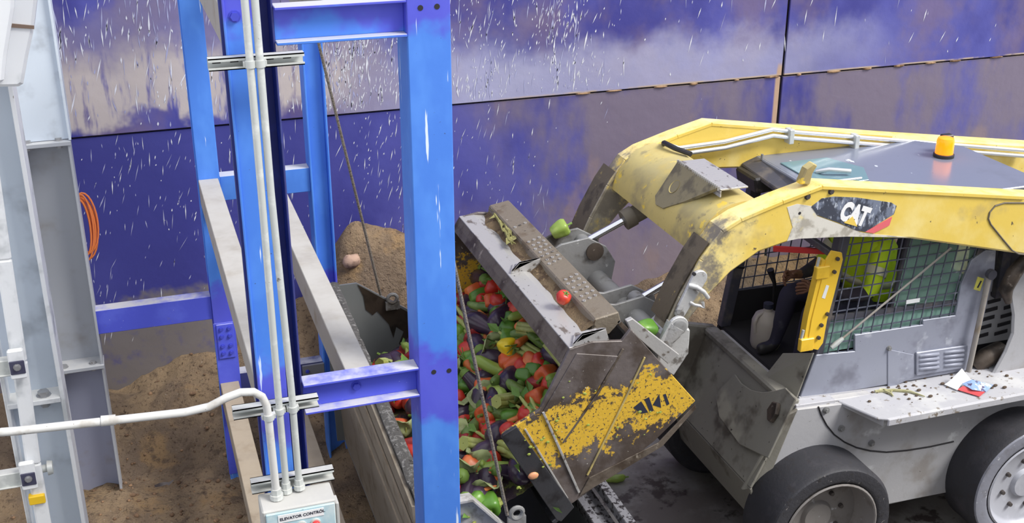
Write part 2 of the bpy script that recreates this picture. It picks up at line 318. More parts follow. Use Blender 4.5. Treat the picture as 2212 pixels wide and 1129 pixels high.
# ------------------------------------------------------------------ the setting: steel-plate wall, floor, earth
WY = 8.0; SEAM_Z = 2.14; SEAM_X = 4.94
def wall_mat():
    t = NT('scraped_blue_wall_plate'); pos = t.n('ShaderNodeNewGeometry').outputs['Position']
    sx = t.n('ShaderNodeSeparateXYZ'); t.link(pos, sx.inputs[0]); X, Z = sx.outputs[0], sx.outputs[2]
    mul = lambda a, b: t.math('MULTIPLY', a, b); add = lambda a, b: t.math('ADD', a, b, True)
    inv = lambda a: t.math('SUBTRACT', 1.0, a)
    warp = t.noise(pos, .9, 3, .5); warp2 = t.noise(pos, 2.6, 4, .6, (1, 1, 1), (3, 1, 2))
    Zw = t.math('ADD', Z, t.math('MULTIPLY', t.math('SUBTRACT', warp2, .5), .6))
    Xw = t.math('ADD', X, t.math('MULTIPLY', t.math('SUBTRACT', warp, .5), 2.2))
    upper = t.ramp(Z, SEAM_Z - .004, SEAM_Z + .004)
    c = t.mix(t.ramp(t.noise(pos, 1.1, 4, .6, (1, 1, .7), (5, 0, 9)), .4, .62), lin((84, 86, 166)), lin((62, 62, 140)))
    # mauve-brown smears: upper band high up and to the right, lower plates to the right
    br = t.ramp(t.noise(pos, 1.0, 5, .62, (1, 1, .8), (11, 0, 4)), .44, .60)
    c = t.mix(mul(mul(br, upper), .6), c, lin((124, 106, 124)))
    lowR = mul(inv(upper), t.ramp(Xw, 1.9, 3.2))
    c = t.mix(mul(lowR, t.ramp(t.noise(pos, 1.4, 5, .62, (1, 1, .45), (2, 0, 6)), .34, .56)), c, lin((122, 112, 132)))
    c = t.mix(mul(mul(lowR, t.ramp(Zw, 1.3, .7)), .7), c, lin((140, 128, 136)))
    c = t.mix(mul(mul(lowR, t.ramp(t.noise(pos, 2.3, 4, .6, (1, 1, .6), (1, 0, 2)), .56, .66)), .5), c, lin((148, 128, 126)))
    lowL = mul(inv(upper), t.ramp(Xw, 2.2, 1.2))
    c = t.mix(mul(lowL, .75), c, lin((60, 62, 136)))
    # grey scuffed foot of the left plate
    c = t.mix(mul(mul(t.ramp(X, 1.0, .55), t.ramp(Zw, .98, .88)), t.ramp(t.noise(pos, 7, 4, .6), .15, .5)), c, lin((122, 116, 116)))
    # pale band above the seam, dust band at the left
    band = mul(mul(upper, t.ramp(Zw, 2.66, 2.34)), t.ramp(Xw, 1.4, 2.6))
    c = t.mix(mul(mul(band, t.ramp(Xw, 6.2, 4.6)), .62), c, lin((184, 184, 210)))
    dustb = mul(mul(upper, t.ramp(Xw, 1.9, 1.1)), mul(t.ramp(Zw, 2.84, 2.62), t.ramp(Zw, 2.14, 2.24)))
    c = t.mix(mul(mul(dustb, t.ramp(t.noise(pos, 5, 4, .6, (3, 1, .5), (0, 0, 3)), .28, .5)), .9), c, lin((198, 188, 182)))
    greyup = mul(mul(upper, t.ramp(Xw, 2.2, 1.2)), mul(t.ramp(Zw, 3.1, 2.9), t.ramp(Zw, 2.5, 2.7)))
    c = t.mix(mul(greyup, .55), c, lin((140, 132, 156)))
    midb = mul(mul(upper, mul(t.ramp(Xw, 1.1, 1.9), t.ramp(Xw, 3.4, 2.6))), t.ramp(Zw, 2.85, 2.4))
    c = t.mix(mul(midb, .32), c, lin((184, 184, 206)))
    # caked earth along the seams
    sn = t.ramp(t.noise(pos, 3.2, 4, .6, (1, 1, 1), (0, 0, 17)), .40, .56)
    d = t.math('ABSOLUTE', t.math('SUBTRACT', Z, SEAM_Z + .005)); e = t.ramp(d, .020, .008)
    c = t.mix(mul(mul(e, sn), t.ramp(Xw, 2.2, 3.4)), c, lin((190, 170, 150)))
    dv = t.math('ABSOLUTE', t.math('SUBTRACT', X, SEAM_X - .03)); ev = t.ramp(dv, .035, .015)
    c = t.mix(mul(mul(ev, t.ramp(t.noise(pos, 3.0, 4, .6, (1, 1, .5), (0, 0, 44)), .46, .56)), t.ramp(Z, 2.6, 2.3)), c, lin((190, 160, 136)))
    t.put(t.b.inputs['Base Color'], c)
    t.put(t.b.inputs['Roughness'], t.math('ADD', .34, t.math('MULTIPLY', warp2, .25)))
    t.bump(t.math('ADD', t.noise(pos, 2.2, 3, .5), t.math('MULTIPLY', t.noise(pos, 20, 4, .6), .12)), .25, .05)
    return t.m
M_wall = wall_mat()
M_gap = pm('seam_shadow_filler', (46, 42, 50), .9)
wall = thing('wall_back', 'tall wall of scraped blue steel plates behind the loader', None, (3, WY + .05, 0), kind='structure')
for x0, x1 in ((-3.2, SEAM_X - .012), (SEAM_X + .012, 10.5)):
    MB().box((x0, WY, -.3), (x1, WY + .02, SEAM_Z - .008)).build('steel_plate', M_wall, wall, bevel=.003)
    MB().box((x0, WY - .012, SEAM_Z + .006), (x1, WY + .008, 4.9)).build('steel_plate', M_wall, wall, bevel=.003)
MB().box((-3.2, WY + .022, -.3), (10.5, WY + .05, 4.9)).build('backing', M_gap, wall)
# bright scrape marks: thin slivers of bared metal, thickest on the upper plate
def slivers(n, x0, x1, z0, z1, l0, l1, w0, w1, tilt, fade):
    b = MB()
    for i in range(n):
        x = rnd.uniform(x0, x1); z = rnd.uniform(z0, z1)
        if rnd.random() > fade(x, z): continue
        L_ = l0 + (l1 - l0) * rnd.random() ** 2.2; w = rnd.uniform(w0, w1) * (.6 + .5 * rnd.random()); a_ = R(rnd.gauss(tilt, 9)); dx, dz = math.sin(a_) * L_ / 2, math.cos(a_) * L_ / 2
        y = WY - (.0135 if z - abs(dz) > SEAM_Z + .01 else .0015)
        if z - abs(dz) < SEAM_Z + .012 < z + abs(dz) + .012: continue
        m = rnd.uniform(-.3, .3); b.add([(x - dx, y, z - dz), (x + w / 2 + m * dx, y, z + m * dz), (x + dx, y, z + dz), (x - w / 2 + m * dx, y, z + m * dz)], [(0, 1, 2, 3)])
    return b
M_scrape = pm('bared_metal', (236, 238, 248), .35, .2); M_scrape2 = pm('faint_scrape', (168, 170, 206), .45)
def clump(x, z): return .25 + .75 * sm(-.15, .35, noise.noise(Vector((x * 1.7, z * 1.3, 5))))
f_up = lambda x, z: clump(x, z) * ((.45 if x < .5 else 1.0) if x < 2.6 else max(.06, 1 - (x - 2.6) / 1.1))
f_lo = lambda x, z: clump(x + 9, z) * (1 if x < 2.4 else max(.03, 1 - (x - 2.4) / .8)) * sm(.5, 1.0, z)
for b, m in ((slivers(2600, -.6, 7, 2.17, 3.3, .02, .17, .006, .013, 8, f_up), M_scrape), (slivers(1700, .9, 3.6, 2.17, 2.9, .015, .09, .004, .009, 12, f_up), M_scrape), (slivers(2600, -.6, 6, 2.17, 3.3, .03, .2, .005, .012, 6, f_up), M_scrape2),
             (slivers(1500, -.6, 5, .6, 2.12, .012, .12, .004, .010, 14, f_lo), M_scrape), (slivers(1600, -.6, 5, .6, 2.12, .02, .14, .004, .009, 12, f_lo), M_scrape2)):
    tag(b.build('scrape_marks', m, wall), kind='stuff')
b = MB()
for i in range(13):
    x = 3.3 + i * .3 + rnd.uniform(-.1, .1)
    b.ball((x, WY - .004, SEAM_Z + .0), (rnd.uniform(.02, .07), .012, rnd.uniform(.006, .014)), 8, 5)
tag(b.build('caked_earth', pm('seam_earth', (176, 144, 112), .95, 0, [((120, 92, 66), 12, .5, .6)], (60, .6)), wall, smooth=60), kind='stuff')

def floor_mat():
    t = NT('stained_concrete_floor'); pos = t.n('ShaderNodeNewGeometry').outputs['Position']
    c = t.mix(t.ramp(t.noise(pos, 2.2, 5, .6), .42, .6), lin((140, 138, 134)), lin((112, 106, 102)))
    c = t.mix(t.ramp(t.noise(pos, 3.2, 5, .65, (1, 1, 1), (4, 2, 0)), .54, .62), c, lin((66, 58, 56)))
    c = t.mix(t.ramp(t.noise(pos, 13, 4, .6), .66, .72), c, lin((54, 46, 42)))
    t.put(t.b.inputs['Base Color'], c); t.b.inputs['Roughness'].default_value = .55
    t.bump(t.noise(pos, 30, 4, .6), .15); return t.m
def dirt_mat():
    t = NT('loose_brown_earth'); pos = t.n('ShaderNodeNewGeometry').outputs['Position']
    c = t.mix(t.ramp(t.noise(pos, 1.7, 5, .62), .4, .62), lin((174, 148, 116)), lin((140, 120, 100)))
    c = t.mix(t.ramp(t.noise(pos, 2.6, 4, .6, (1, 1, 1), (8, 3, 0)), .54, .66), c, lin((178, 146, 106)))
    c = t.mix(t.ramp(t.noise(pos, 12, 6, .72, (1, 1, 1), (3, 9, 0)), .50, .66), c, lin((122, 102, 82)))
    c = t.mix(t.ramp(t.noise(pos, 40, 5, .7), .55, .68), c, lin((88, 68, 52)))
    c = t.mix(t.ramp(t.noise(pos, 60, 3, .6), .70, .74), c, lin((206, 196, 182)))
    t.put(t.b.inputs['Base Color'], c); t.b.inputs['Roughness'].default_value = .95
    h = t.math('ADD', t.noise(pos, 24, 6, .7), t.math('MULTIPLY', t.noise(pos, 70, 4, .7), .5)); t.bump(h, 1.0, .05); return t.m
M_floor = floor_mat(); M_dirt = dirt_mat()
fl = MB().box((-3.2, 1.0, -.12), (10.5, WY + .05, 0)).build('floor', M_floor, None, (3, 4, 0)); tag(fl, 'stained grey concrete floor under the loader', None, kind='structure')

pf_ = MB().box((-6, -4, 2.1), (12, 2.2, 2.3)).box((-6, 2.0, -.12), (12, 2.2, 2.1)).build('shading_platform', pm('shading_platform_grey', (120, 116, 110), .9), None, (3, 0, 2.3)); tag(pf_, 'added unseen platform that dims the low parts of the loader bay', None, kind='structure')  # slab and wall added out of view to dim the low parts
def earth_h(x, y):
    k = sm(6.75, 8.0, y)
    # height at the foot of the wall along its length
    hw = .30 + .12 * sm(-.4, .5, x) + .36 * sm(.4, 1.05, x) - .34 * sm(1.9, 2.9, x) + .14 * sm(3.4, 4.6, x)
    h = hw * k
    g = math.exp(-((x - 1.56) / .46) ** 4 / 1.4 - ((y - 7.62) / .55) ** 2 * 1.2)
    h = max(h, 1.36 * g + h * .1)
    h += .10 * math.exp(-((x + .55) / .35) ** 2 - ((y - 6.75) / .35) ** 2)
    h += .10 * math.exp(-((x - .35) / .4) ** 2 - ((y - 7.5) / .35) ** 2)
    h -= .10 * math.exp(-((x - .0) / .3) ** 2 - ((y - 7.3) / .35) ** 2)
    n1 = noise.fractal(Vector((x * 2.3, y * 2.3, 0)), 1, 2, 5); n2 = noise.fractal(Vector((x * 11, y * 11, 3)), 1, 2, 3)
    edge = sm(5.2, 6.3, y) * (1 - .85 * sm(1.2, 1.9, x) * (1 - sm(7.0, 7.5, y)))
    return h + edge * (.016 + .034 * n1 + .018 * n2 + .06 * k * n1) - .02 * (1 - edge)
NX, NY = 330, 110; vsx = []; fsx = []
for j in range(NY + 1):
    for i in range(NX + 1):
        x = -2.6 + 9.6 * i / NX; y = 4.9 + 3.098 * j / NY; vsx.append((x, y, earth_h(x, y)))
for j in range(NY):
    for i in range(NX): a = j * (NX + 1) + i; fsx.append((a, a + 1, a + NX + 2, a + NX + 1))
earth = MB().add(vsx, fsx).build('earth_heap', M_dirt, None, (2, 7, 0), smooth=180)
tag(earth, 'loose brown earth banked up along the foot of the blue wall', 'earth', kind='stuff')
b = MB()
for i in range(420):
    x = rnd.uniform(-1.0, 4.6); y = rnd.uniform(6.2, 7.95)
    if i % 3 == 0: x = rnd.uniform(-.6, .9); y = rnd.uniform(6.4, 7.6)
    if 1.0 < x < 2.4 and y < 6.9: continue
    r_ = rnd.choice((.006, .008, .01, .012, .018)); b.ball((x, y, earth_h(x, y) + r_ * .3), (r_ * rnd.uniform(.8, 1.4), r_, r_ * .8), 6, 4)
tag(b.build('earth_clods', pm('clod', (112, 88, 68), .95, 0, [((150, 120, 92), 20, .5, .6)]), None, (2, 7, 0), smooth=80), 'small crumbs of earth strewn over the brown heap', 'clods', kind='stuff')
def on_earth(px, py):        # where a sight line meets the heap
    d = _ray(px, py); t = 6.2 / d.y
    while CAMZ + d.z * t > earth_h(d.x * t, d.y * t) and d.y * t < 7.95: t *= 1.001
    return V(d.x * t, d.y * t, CAMZ + d.z * t)
p = on_earth(760, 572); z = p.z
b = MB(); b.ball((p.x, p.y, z + .03), (.062, .055, .05), 14, 9)
for q in b.v:
    q += Vector((1, 1, 1)) * .010 * noise.noise(q * 22)
tag(b.build('field_stone', pm('pinkish_stone', (176, 146, 128), .85, 0, [((138, 112, 98), 10, .5, .6)], (30, .5)), None, (p.x, p.y, z), smooth=60), 'pale rounded lump lying on the tall earth mound', 'stone')

# ------------------------------------------------------------------ blue hoist frame
FY, RY = 4.18, 6.90      # front and rear faces
XL, XR = .355, 1.005     # left and right bays
fr = thing('hoist_frame', 'blue painted steel hoist frame of columns and beams around the hopper', 'steel frame', (.7, 5.5, 0))
def hcol(x0, x1, y0, y1, z0, z1, t=.012, tw=.01, web_y=None):     # flanges left and right, web facing the camera
    b = MB(); b.box((x0, y0, z0), (x0 + t, y1, z1)); b.box((x1 - t, y0, z0), (x1, y1, z1)); wy = web_y or (y0 + y1) / 2
    b.box((x0 + t, wy - tw / 2, z0), (x1 - t, wy + tw / 2, z1)); return b
c1 = MB().box((XL, FY - .012, 0), (XL + .008, FY + .012, 5.2)).box((XL, FY, 0), (XL + .112, FY + .012, 5.2)).box((XL + .05, FY + .012, 0), (XL + .062, FY + .14, 5.2)).build('front_column', M_blue, fr, bevel=.002)
MB().box((XL, FY + .14, 0), (XL + .178, FY + .152, 5.2)).box((XL + .17, FY + .04, 0), (XL + .178, FY + .14, 5.2)).build('rear_flange', M_navy, c1, bevel=.002)  # navy colour stands in for the shade inside the column recess
for z in (3.62, 2.06): MB().bolt((XL + .04, FY, z - .02), (0, -1, 0), .016, .014).build('bolt', M_boltblue, c1)
c2 = MB().box((XR, FY, 0), (XR + .164, FY + .012, 5.2)).box((XR + .0, FY + .012, 0), (XR + .012, FY + .17, 5.2)).box((XR + .152, FY + .012, 0), (XR + .164, FY + .17, 5.2)).box((XR + .012, FY + .158, 0), (XR + .152, FY + .17, 5.2)).build('front_column', M_blue, fr, bevel=.003)
for px, py in ((937, 803), (970, 800), (908, 17), (944, 14)):
    q = aY(px, py, FY); MB().tube([(q.x, FY - .0015, q.z), (q.x, FY + .004, q.z)], .0105, 12).build('bolt_hole', M_dark, c2)
r1 = MB().box((XL, RY, 0), (XL + .125, RY + .012, 5.2)).box((XL + .055, RY + .012, 0), (XL + .067, RY + .15, 5.2)).box((XL, RY + .15, 0), (XL + .125, RY + .162, 5.2)).build('rear_column', M_blue, fr, bevel=.003)
q0 = aY(472, 700, RY); q1 = aY(512, 768, RY)
sp = MB().box((XL + .012, RY - .014, q1.z), (XL + .115, RY, q0.z)).build('splice_plate', M_blue2, r1, bevel=.002)
for i in range(2):
    for k in (0, .27, .62, .88): MB().bolt((XL + .038 + .05 * i, RY - .014, q0.z - .03 - k * (q0.z - q1.z - .045)), (0, -1, 0), .011, .012).build('bolt', M_boltblue, sp)
hcol(1.02, 1.145, RY, RY + .15, 0, 5.2, web_y=RY + .05).build('rear_column', M_blue, fr, bevel=.003)
MB().box((XL - .004, RY - .004, .08), (XL + .128, RY, 1.18)).build('touch_up_band', M_blue2, r1)
def ibeam(name, p0, p1, depth, width, mat, tf=.012):
    return MB().hbeam(p0, p1, depth, width, tf).build(name, mat, fr, bevel=.002)
def cbeam(name, x0, x1, yf, ztop, depth, width, mat, t=.011):     # channel open to the camera
    b = MB(); b.box((x0, yf, ztop - t), (x1, yf + width, ztop)); b.box((x0, yf, ztop - depth), (x1, yf + width, ztop - depth + t)); b.box((x0, yf + width - t - .025, ztop - depth + t), (x1, yf + width - .025, ztop - t))
    return b.build(name, mat, fr, bevel=.002)
X1, X2 = XL + .178, XR
fb = cbeam('front_beam', X1, X2, FY, 2.128, .135, .085, M_blue2)
MB().bolt((aY(770, 846, FY + .05).x, FY + .05, 2.065), (0, -1, 0), .016, .016).build('bolt', M_boltblue, fb)
cbeam('front_beam', X1, X2, FY, 3.622, .135, .085, M_blue)
cbeam('front_beam', X1, X2, FY, .80, .135, .085, M_blue2)
for z in (2.13, 3.62, .80):
    MB().box((XL + .125, RY + .02, z - .155), (1.02, RY + .11, z)).build('rear_beam', M_blue if z > 1 else M_navy, fr, bevel=.003)
MB().box((-.33, RY + .02, 1.205), (XL, RY + .11, 1.362)).build('tie_beam', M_blue2, fr, bevel=.003)
for z, m in ((2.128, M_greybeam), (3.622, M_greybeam), (.76, M_lowbeam)):
    MB().box((XL + .0, FY + .15, z - .15), (XL + .115, RY, z)).build('side_beam', m, fr, bevel=.003)
    MB().box((.715, FY + .085, z - .15), (.82, RY + .02, z)).build('middle_beam', m, fr, bevel=.003)
    MB().box((XR + .05, FY + .17, z - .15), (XR + .13, FY + .19, z)).build('beam_stub', m, fr)
# bolted gusset seen low behind the hopper
g = MB().box((1.02 - .14, RY - .02, .62), (1.02, RY, .80)).build('gusset_plate', pm('gusset_grey', (128, 128, 132), .6), fr)
for dx, dz in ((.03, .03), (.10, .05), (.03, .14)): MB().bolt((.88 + dx, RY - .02, .62 + dz), (0, -1, 0), .01, .01).build('bolt', M_boltblue, g)

# ------------------------------------------------------------------ building columns at the left
c = thing('steel_column', 'grey bolted steel column standing on earth beside the blue wall', 'column', (-.46, 6.95, 0))
hx0, hx1 = -.60, -.325
hcol(hx0, hx1, 6.9, 7.08, 0, 2.42, .014, .012, 7.03).build('lower_shaft', M_grey, c, bevel=.002)
MB().box((hx0 + .014, 7.018, .02), (hx1 - .014, 7.024, .985)).build('lower_web', M_greylow, c)
MB().box((hx0 - .05, 6.93, 2.44), (hx1 + .01, 6.945, 5.2)).box((hx1 - .004, 6.9, 2.44), (hx1 + .01, 7.08, 5.2)).box((hx0 - .2, 6.9, 2.44), (hx0 - .186, 7.08, 5.2)).build('upper_shaft', M_pale, c, bevel=.002)
for z in (2.425, 1.0):
    pl = MB().box((hx0 - .0, 6.885, z - .012), (hx1 + .005, 7.03, z + .012)).build('splice_plate', M_grey, c, bevel=.002)
    for x in (hx0 + .05, hx1 - .06):
        MB().bolt((x, 6.93, z + .012), (0, 0, 1), .018, .016).bolt((x, 6.93, z - .012), (0, 0, -1), .018, .02).build('bolt', M_bolt, pl)

c = thing('steel_column', 'white wide-flange column nearest the camera at the left edge', 'column', (-.52, 5.0, 0))
w0, w1 = -.662, -.415
hcol(w0 - .0, w1, 4.98, 5.16, 0, 5.2, .018, .012, 5.10).build('shaft', M_white, c, bevel=.003)
MB().box((w0 + .018, 5.085, 0), (w1 - .018, 5.093, 5.2)).build('web_face', M_pale, c)
pl = MB().box((w0 + .01, 4.975, 1.80), (w1 - .018, 5.09, 1.825)).build('stiffener', M_white, c, bevel=.003)
for x in (w0 + .16,):
    MB().bolt((x, 5.02, 1.825), (0, 0, 1), .024, .022).bolt((x, 5.02, 1.80), (0, 0, -1), .02, .03).build('bolt', M_bolt, pl)
# haunched bracket near the top of the white column
poly = xz([(-160, 192), (40, 188), (50, 182), (60, 125), (72, 70), (80, 0), (84, -90), (-160, -90)], 4.72)
br = MB().prism(poly, 4.72, 4.9).build('bracket', M_white, c, bevel=.012)
MB().prism(xz([(-160, 180), (8, 180), (14, 120), (30, 20), (34, -90), (-160, -90)], 4.66), 4.66, 4.73).build('bracket_rib', M_white, br, bevel=.012)
MB().prism(xz([(20, 50), (74, 55), (74, 62), (18, 58)], 4.72), 4.712, 4.72).build('rust_stain', pm('rust_mud', (128, 108, 94), .9), br)

# white pipe strapped up the front of the white column
pp = thing('strapped_pipe', 'white painted flat conduit strapped up the white column', 'conduit', (-.5, 4.9, 1.0))
pts = [aY(-30, 300, 4.9), aY(8, 560, 4.9), aY(42, 780, 4.9), aY(72, 1000, 4.9), aY(100, 1160, 4.9)]
b = MB()
for a_, b_ in zip(pts, pts[1:]): b.bar(a_, b_, .062, .03, (0, 1, 0))
b.build('pipe', M_white, pp, bevel=.008)
for px, py in ((38, 785), (62, 1025)):
    q = aY(px, py, 4.87)
    st = MB().box((q.x - .62, q.y + .0, q.z - .05), (q.x - .03, q.y + .05, q.z + .02)).box((q.x - .62, q.y - .01, q.z - .05), (q.x - .03, q.y, q.z - .042)).build('strut_bracket', M_galv, pp, bevel=.003)
    MB().box((q.x - .032, q.y - .03, q.z - .06), (q.x + .032, q.y + .0, q.z + .075)).build('clamp', M_white, pp, bevel=.006)
    cl = MB().box((q.x - .03, q.y - .035, q.z - .035), (q.x + .03, q.y - .028, q.z + .028)).build('clip', M_blackclip, pp, bevel=.003)
    MB().bolt((q.x, q.y - .035, q.z), (0, -1, 0), .012, .012).build('screw', M_bolt, cl)
q = aY(88, 1020, 4.9); MB().tube([(q.x - .04, 4.93, q.z), (q.x + .03, 4.93, q.z)], .018, 10).tube([(q.x + .028, 4.93, q.z), (q.x + .05, 4.93, q.z)], [.034, .03], 14).build('threaded_stub', M_galv, pp, smooth=40)
q = aY(80, 1080, 4.87); MB().box((q.x - .034, 4.868, q.z - .022), (q.x + .034, 4.905, q.z + .022)).build('tape_band', M_ytape, pp, bevel=.004, label='yellow tape band')

# coil of orange cable hung on the grey column
b = MB()
for k in range(6):
    pts = []
    for j in range(25):
        t = 2 * math.pi * j / 24; e = .02 * math.sin(k * 2.1)
        o = aY(178 + k * 1.2, 492, 7.14)
        pts.append((o.x + (.045 + .006 * k) * math.cos(t) + e * .5, 7.14 + .01 * k + .03 * math.sin(t), o.z + (.17 + .012 * (k % 3)) * math.sin(t) + e))
    b.tube(pts, .006, 6)
tag(b.build('cable_coil', M_orange, None, aY(178, 545, 7.14), smooth=60), 'coil of thin orange cable hanging behind the grey column', 'cable')

# ------------------------------------------------------------------ conduits, strut rails and the control box on the front column
CY = 4.03
def strut(px0, py0, px1, label, h=.042):
    a = aY(px0, py0, CY); c_ = aY(px1, py0, CY); z = a.z; x0, x1 = a.x, c_.x
    o = thing('strut_rail', label, 'strut rail', (x0, CY + .03, z - h), 'slotted strut rails on the front column')
    b = MB(); y0, y1 = CY + .018, CY + .062; t = .004
    b.box((x0, y1 - t, z - h), (x1, y1, z)); b.box((x0, y0, z - t), (x1, y1, z)); b.box((x0, y0, z - h), (x1, y1, z - h + t)); b.box((x0, y0, z - .012), (x1, y0 + t, z)); b.box((x0, y0, z - h), (x1, y0 + t, z - h + .010))
    b.build('channel', M_galv, o)
    n = int((x1 - x0) / .06)
    for i in range(n):
        xx = x0 + .03 + i * .06; MB().box((xx - .014, y1 - t - .0012, z - h / 2 - .004), (xx + .014, y1 - t, z - h / 2 + .004)).build('slot', M_dark, o)
    return o
s1 = strut(450, 131, 660, 'galvanised strut rail clamping two conduits high on the front column')
s2 = strut(504, 892, 692, 'galvanised strut rail clamping three conduits below the front beam')
s3 = strut(544, 1050, 725, 'galvanised strut rail just above the control box', .05)
def conduit(name, label, pts, r, clamps, mat=M_galv, couplers=()):
    o = thing(name, label, 'conduit', Vector(pts[-1]), 'galvanised conduits feeding the control box')
    MB().tube(pts, r, 12).build('pipe', mat, o, smooth=50)
    for c_ in clamps:
        c_ = Vector(c_); MB().tube([c_ - V(0, 0, .012), c_ + V(0, 0, .012)], r * 1.35, 12).box((c_.x - r * 1.7, c_.y - .004, c_.z - .009), (c_.x - r * 1.2, c_.y + .02, c_.z + .009)).box((c_.x + r * 1.2, c_.y - .004, c_.z - .009), (c_.x + r * 1.7, c_.y + .02, c_.z + .009)).build('clamp', M_galv, o, smooth=40)
    for a_, b_ in couplers: MB().tube([a_, b_], r * 1.25, 12).build('coupling', mat, o, smooth=50)
    e = Vector(pts[-1]); MB().tube([e + V(0, 0, .045), e + V(0, 0, .02)], r * 1.3, 8).tube([e + V(0, 0, .02), e + V(0, 0, .0)], r * 1.7, 12).build('connector', M_galv, o)
    return o
pr_ = .0135
xa, xb = aY(531, 30, CY).x, aY(553, 30, CY).x
BZ = aY(620, 1068, CY - .02).z
z1 = s1.location.z + .02; z2 = s2.location.z + .02
conduit('conduit', 'left one of two tall conduits running up out of view', [(xa, CY, 5.0), (xa, CY, 3.0), (aY(620, 1070, CY).x, CY, 2.2), (aY(620, 1070, CY).x, CY, BZ)], pr_, [(xa, CY, z1), (aY(620, 1070, CY).x, CY, z2)])
conduit('conduit', 'right one of two tall conduits running up out of view', [(xb, CY, 5.0), (xb, CY, 3.0), (aY(648, 1066, CY).x, CY, 2.2), (aY(648, 1066, CY).x, CY, BZ + .006)], pr_, [(xb, CY, z1), (aY(648, 1066, CY).x, CY, z2)])
CB = CY - .03
L = [(-60, 938), (40, 930), (240, 908), (400, 890), (452, 878), (490, 858), (520, 847), (548, 846), (566, 856), (576, 876), (580, 905), (590, 1000), (598, 1075)]
pts = [aY(a_, b_, CB) for a_, b_ in L]; pts[-1].z = BZ
ce = conduit('conduit', 'bent white conduit crossing from the left edge to the control box', pts, .0155, [(aY(581, 905, CB).x, CB, z2)], M_pipe, [(aY(218, 909, CB), aY(250, 906, CB))])

bx = thing('control_box', 'grey elevator control box with paper label and buttons', 'control box', (.44, 3.98, 1.4))
p0 = aY(566, 1080, 3.87); p1 = aY(728, 1056, 3.87)
x0, x1, zt = p0.x, p1.x, BZ - .004
b = MB(); b.box((x0, 3.925, 1.45), (x1, 4.06, zt)); b.build('housing', M_box, bx, bevel=.006)
MB().box((x0 + .012, 3.917, 1.46), (x1 - .006, 3.927, zt - .012)).build('cover', M_boxface, bx, bevel=.003)
MB().box((x1, 3.925, zt - .14), (x1 + .012, 3.985, zt - .02)).build('hinge', M_box, bx, bevel=.002)
lx = aY(600, 1112, 3.915).x
lab = MB().box((lx, 3.9145, zt - .056), (lx + .178, 3.917, zt - .022)).build('paper_label', M_paper, bx)
text_mesh('lettering', 'ELEVATOR CONTRÓL', M_ink, lab, (lx + .006, 3.9135, zt - .046), (1, 0, .03), (0, 0, 1), .0178, .0004, .0003)
for i, (dx, m) in enumerate(((.145, M_box), (.20, M_red))):
    MB().cyl((x0 + dx, 3.917, zt - .085), (x0 + dx, 3.907, zt - .085), .021).build('button_collar', M_galv, bx, smooth=40)
    MB().lathe([(.016, 0), (.016, .012), (.012, .017), (0, .018)], (x0 + dx, 3.907, zt - .085), (0, -1, 0), 16).build('push_button', m, bx, smooth=50)


# ------------------------------------------------------------------ hopper under the bucket, with its hoist ropes
SX0, SX1, SY0, SY1 = 1.10, 2.06, 4.52, 6.72       # inside left, right, near, far
sk = thing('hopper', 'steel skip hopper inside the blue frame catching the vegetables', 'hopper', (1.6, 5.6, 0))
far = [(SX0 - .05, .3), (SX1, .3), (SX1 + .1, .80), (1.62, 1.135), (1.235, 1.41), (1.02, 1.41)]
near = [(SX0 - .05, .3), (SX1, .3), (SX1 + .1, .76), (1.50, 1.0), (1.31, 1.225), (1.10, 1.225)]
MB().prism(far, SY1, SY1 + .012).build('far_side', M_skipin, sk)
MB().prism(near, SY0 - .012, SY0).build('near_side', M_rim, sk)
b = MB()                                                     # bent rim flange along the near side
L = [(1.10, 1.225), (1.31, 1.225), (1.50, 1.0), (SX1 + .1, .76)]
for (xa_, za_), (xb_, zb_) in zip(L, L[1:]): b.extr([(xa_, SY0 - .05, za_), (xb_, SY0 - .05, zb_), (xb_, SY0 + .012, zb_), (xa_, SY0 + .012, za_)], (0, 0, .012))
b.build('near_rim', M_rim, sk)
# left wall leans in slightly; lip of caked rubber along its top
lw = [(1.05, SY0, 1.225), (1.05, SY1, 1.41), (1.12, SY1, .3), (1.12, SY0, .3)]
MB().extr(lw, (-.02, 0, 0)).build('left_wall', M_skipout, sk)
for z0, z1 in ((1.10, 1.28), (.92, 1.04)):
    MB().bar((1.026 + .006, SY0 + .02, z0), (1.026 + .006, SY1, z1), .006, .012).build('seam_weld', M_lowbeam, sk)
MB().extr([(SX1 - .82, SY1 - .004, 1.40), *[tuple(aY(px, py, SY1 - .004)) for px, py in ((785, 640), (790, 668), (805, 680), (815, 672), (840, 700), (850, 730), (856, 706), (872, 716), (862, 742), (880, 758), (935, 770), (930, 700))]], (0, .003, 0)).build('wet_stain', pm('wet_stain', (58, 50, 44), .3, 0, [((40, 36, 34), 8, .5, .7)], (30, .2)), sk)
MB().extr([tuple(aY(px, py, SY1 - .004)) for px, py in ((722, 650), (740, 640), (748, 660), (752, 700), (742, 706), (730, 680))], (0, .003, 0)).build('wet_stain', _mc['wet_stain'], sk)
b = MB(); prev = None
for i in range(40):
    t = i / 39; y = SY0 + (SY1 - SY0) * t; x = 1.085 + .008 * noise.noise(Vector((y * 9, 0, 0))); z = 1.235 + .185 * t
    w = .033 + .006 * noise.noise(Vector((y * 14, 2, 0)))
    ring = [(x - w, y, z - .03), (x + w, y, z - .04), (x + w, y, z + .012), (x, y, z + .02), (x - w, y, z + .010)]
    k = len(b.v); b.v += [Vector(q) for q in ring]
    if prev is not None: b.f += [(prev + j, prev + (j + 1) % 5, k + (j + 1) % 5, k + j) for j in range(5)]
    else: b.f.append(tuple(range(k, k + 5)))
    prev = k
b.f.append(tuple(range(prev + 4, prev - 1, -1)))
b.build('lip', M_lip, sk, smooth=60)
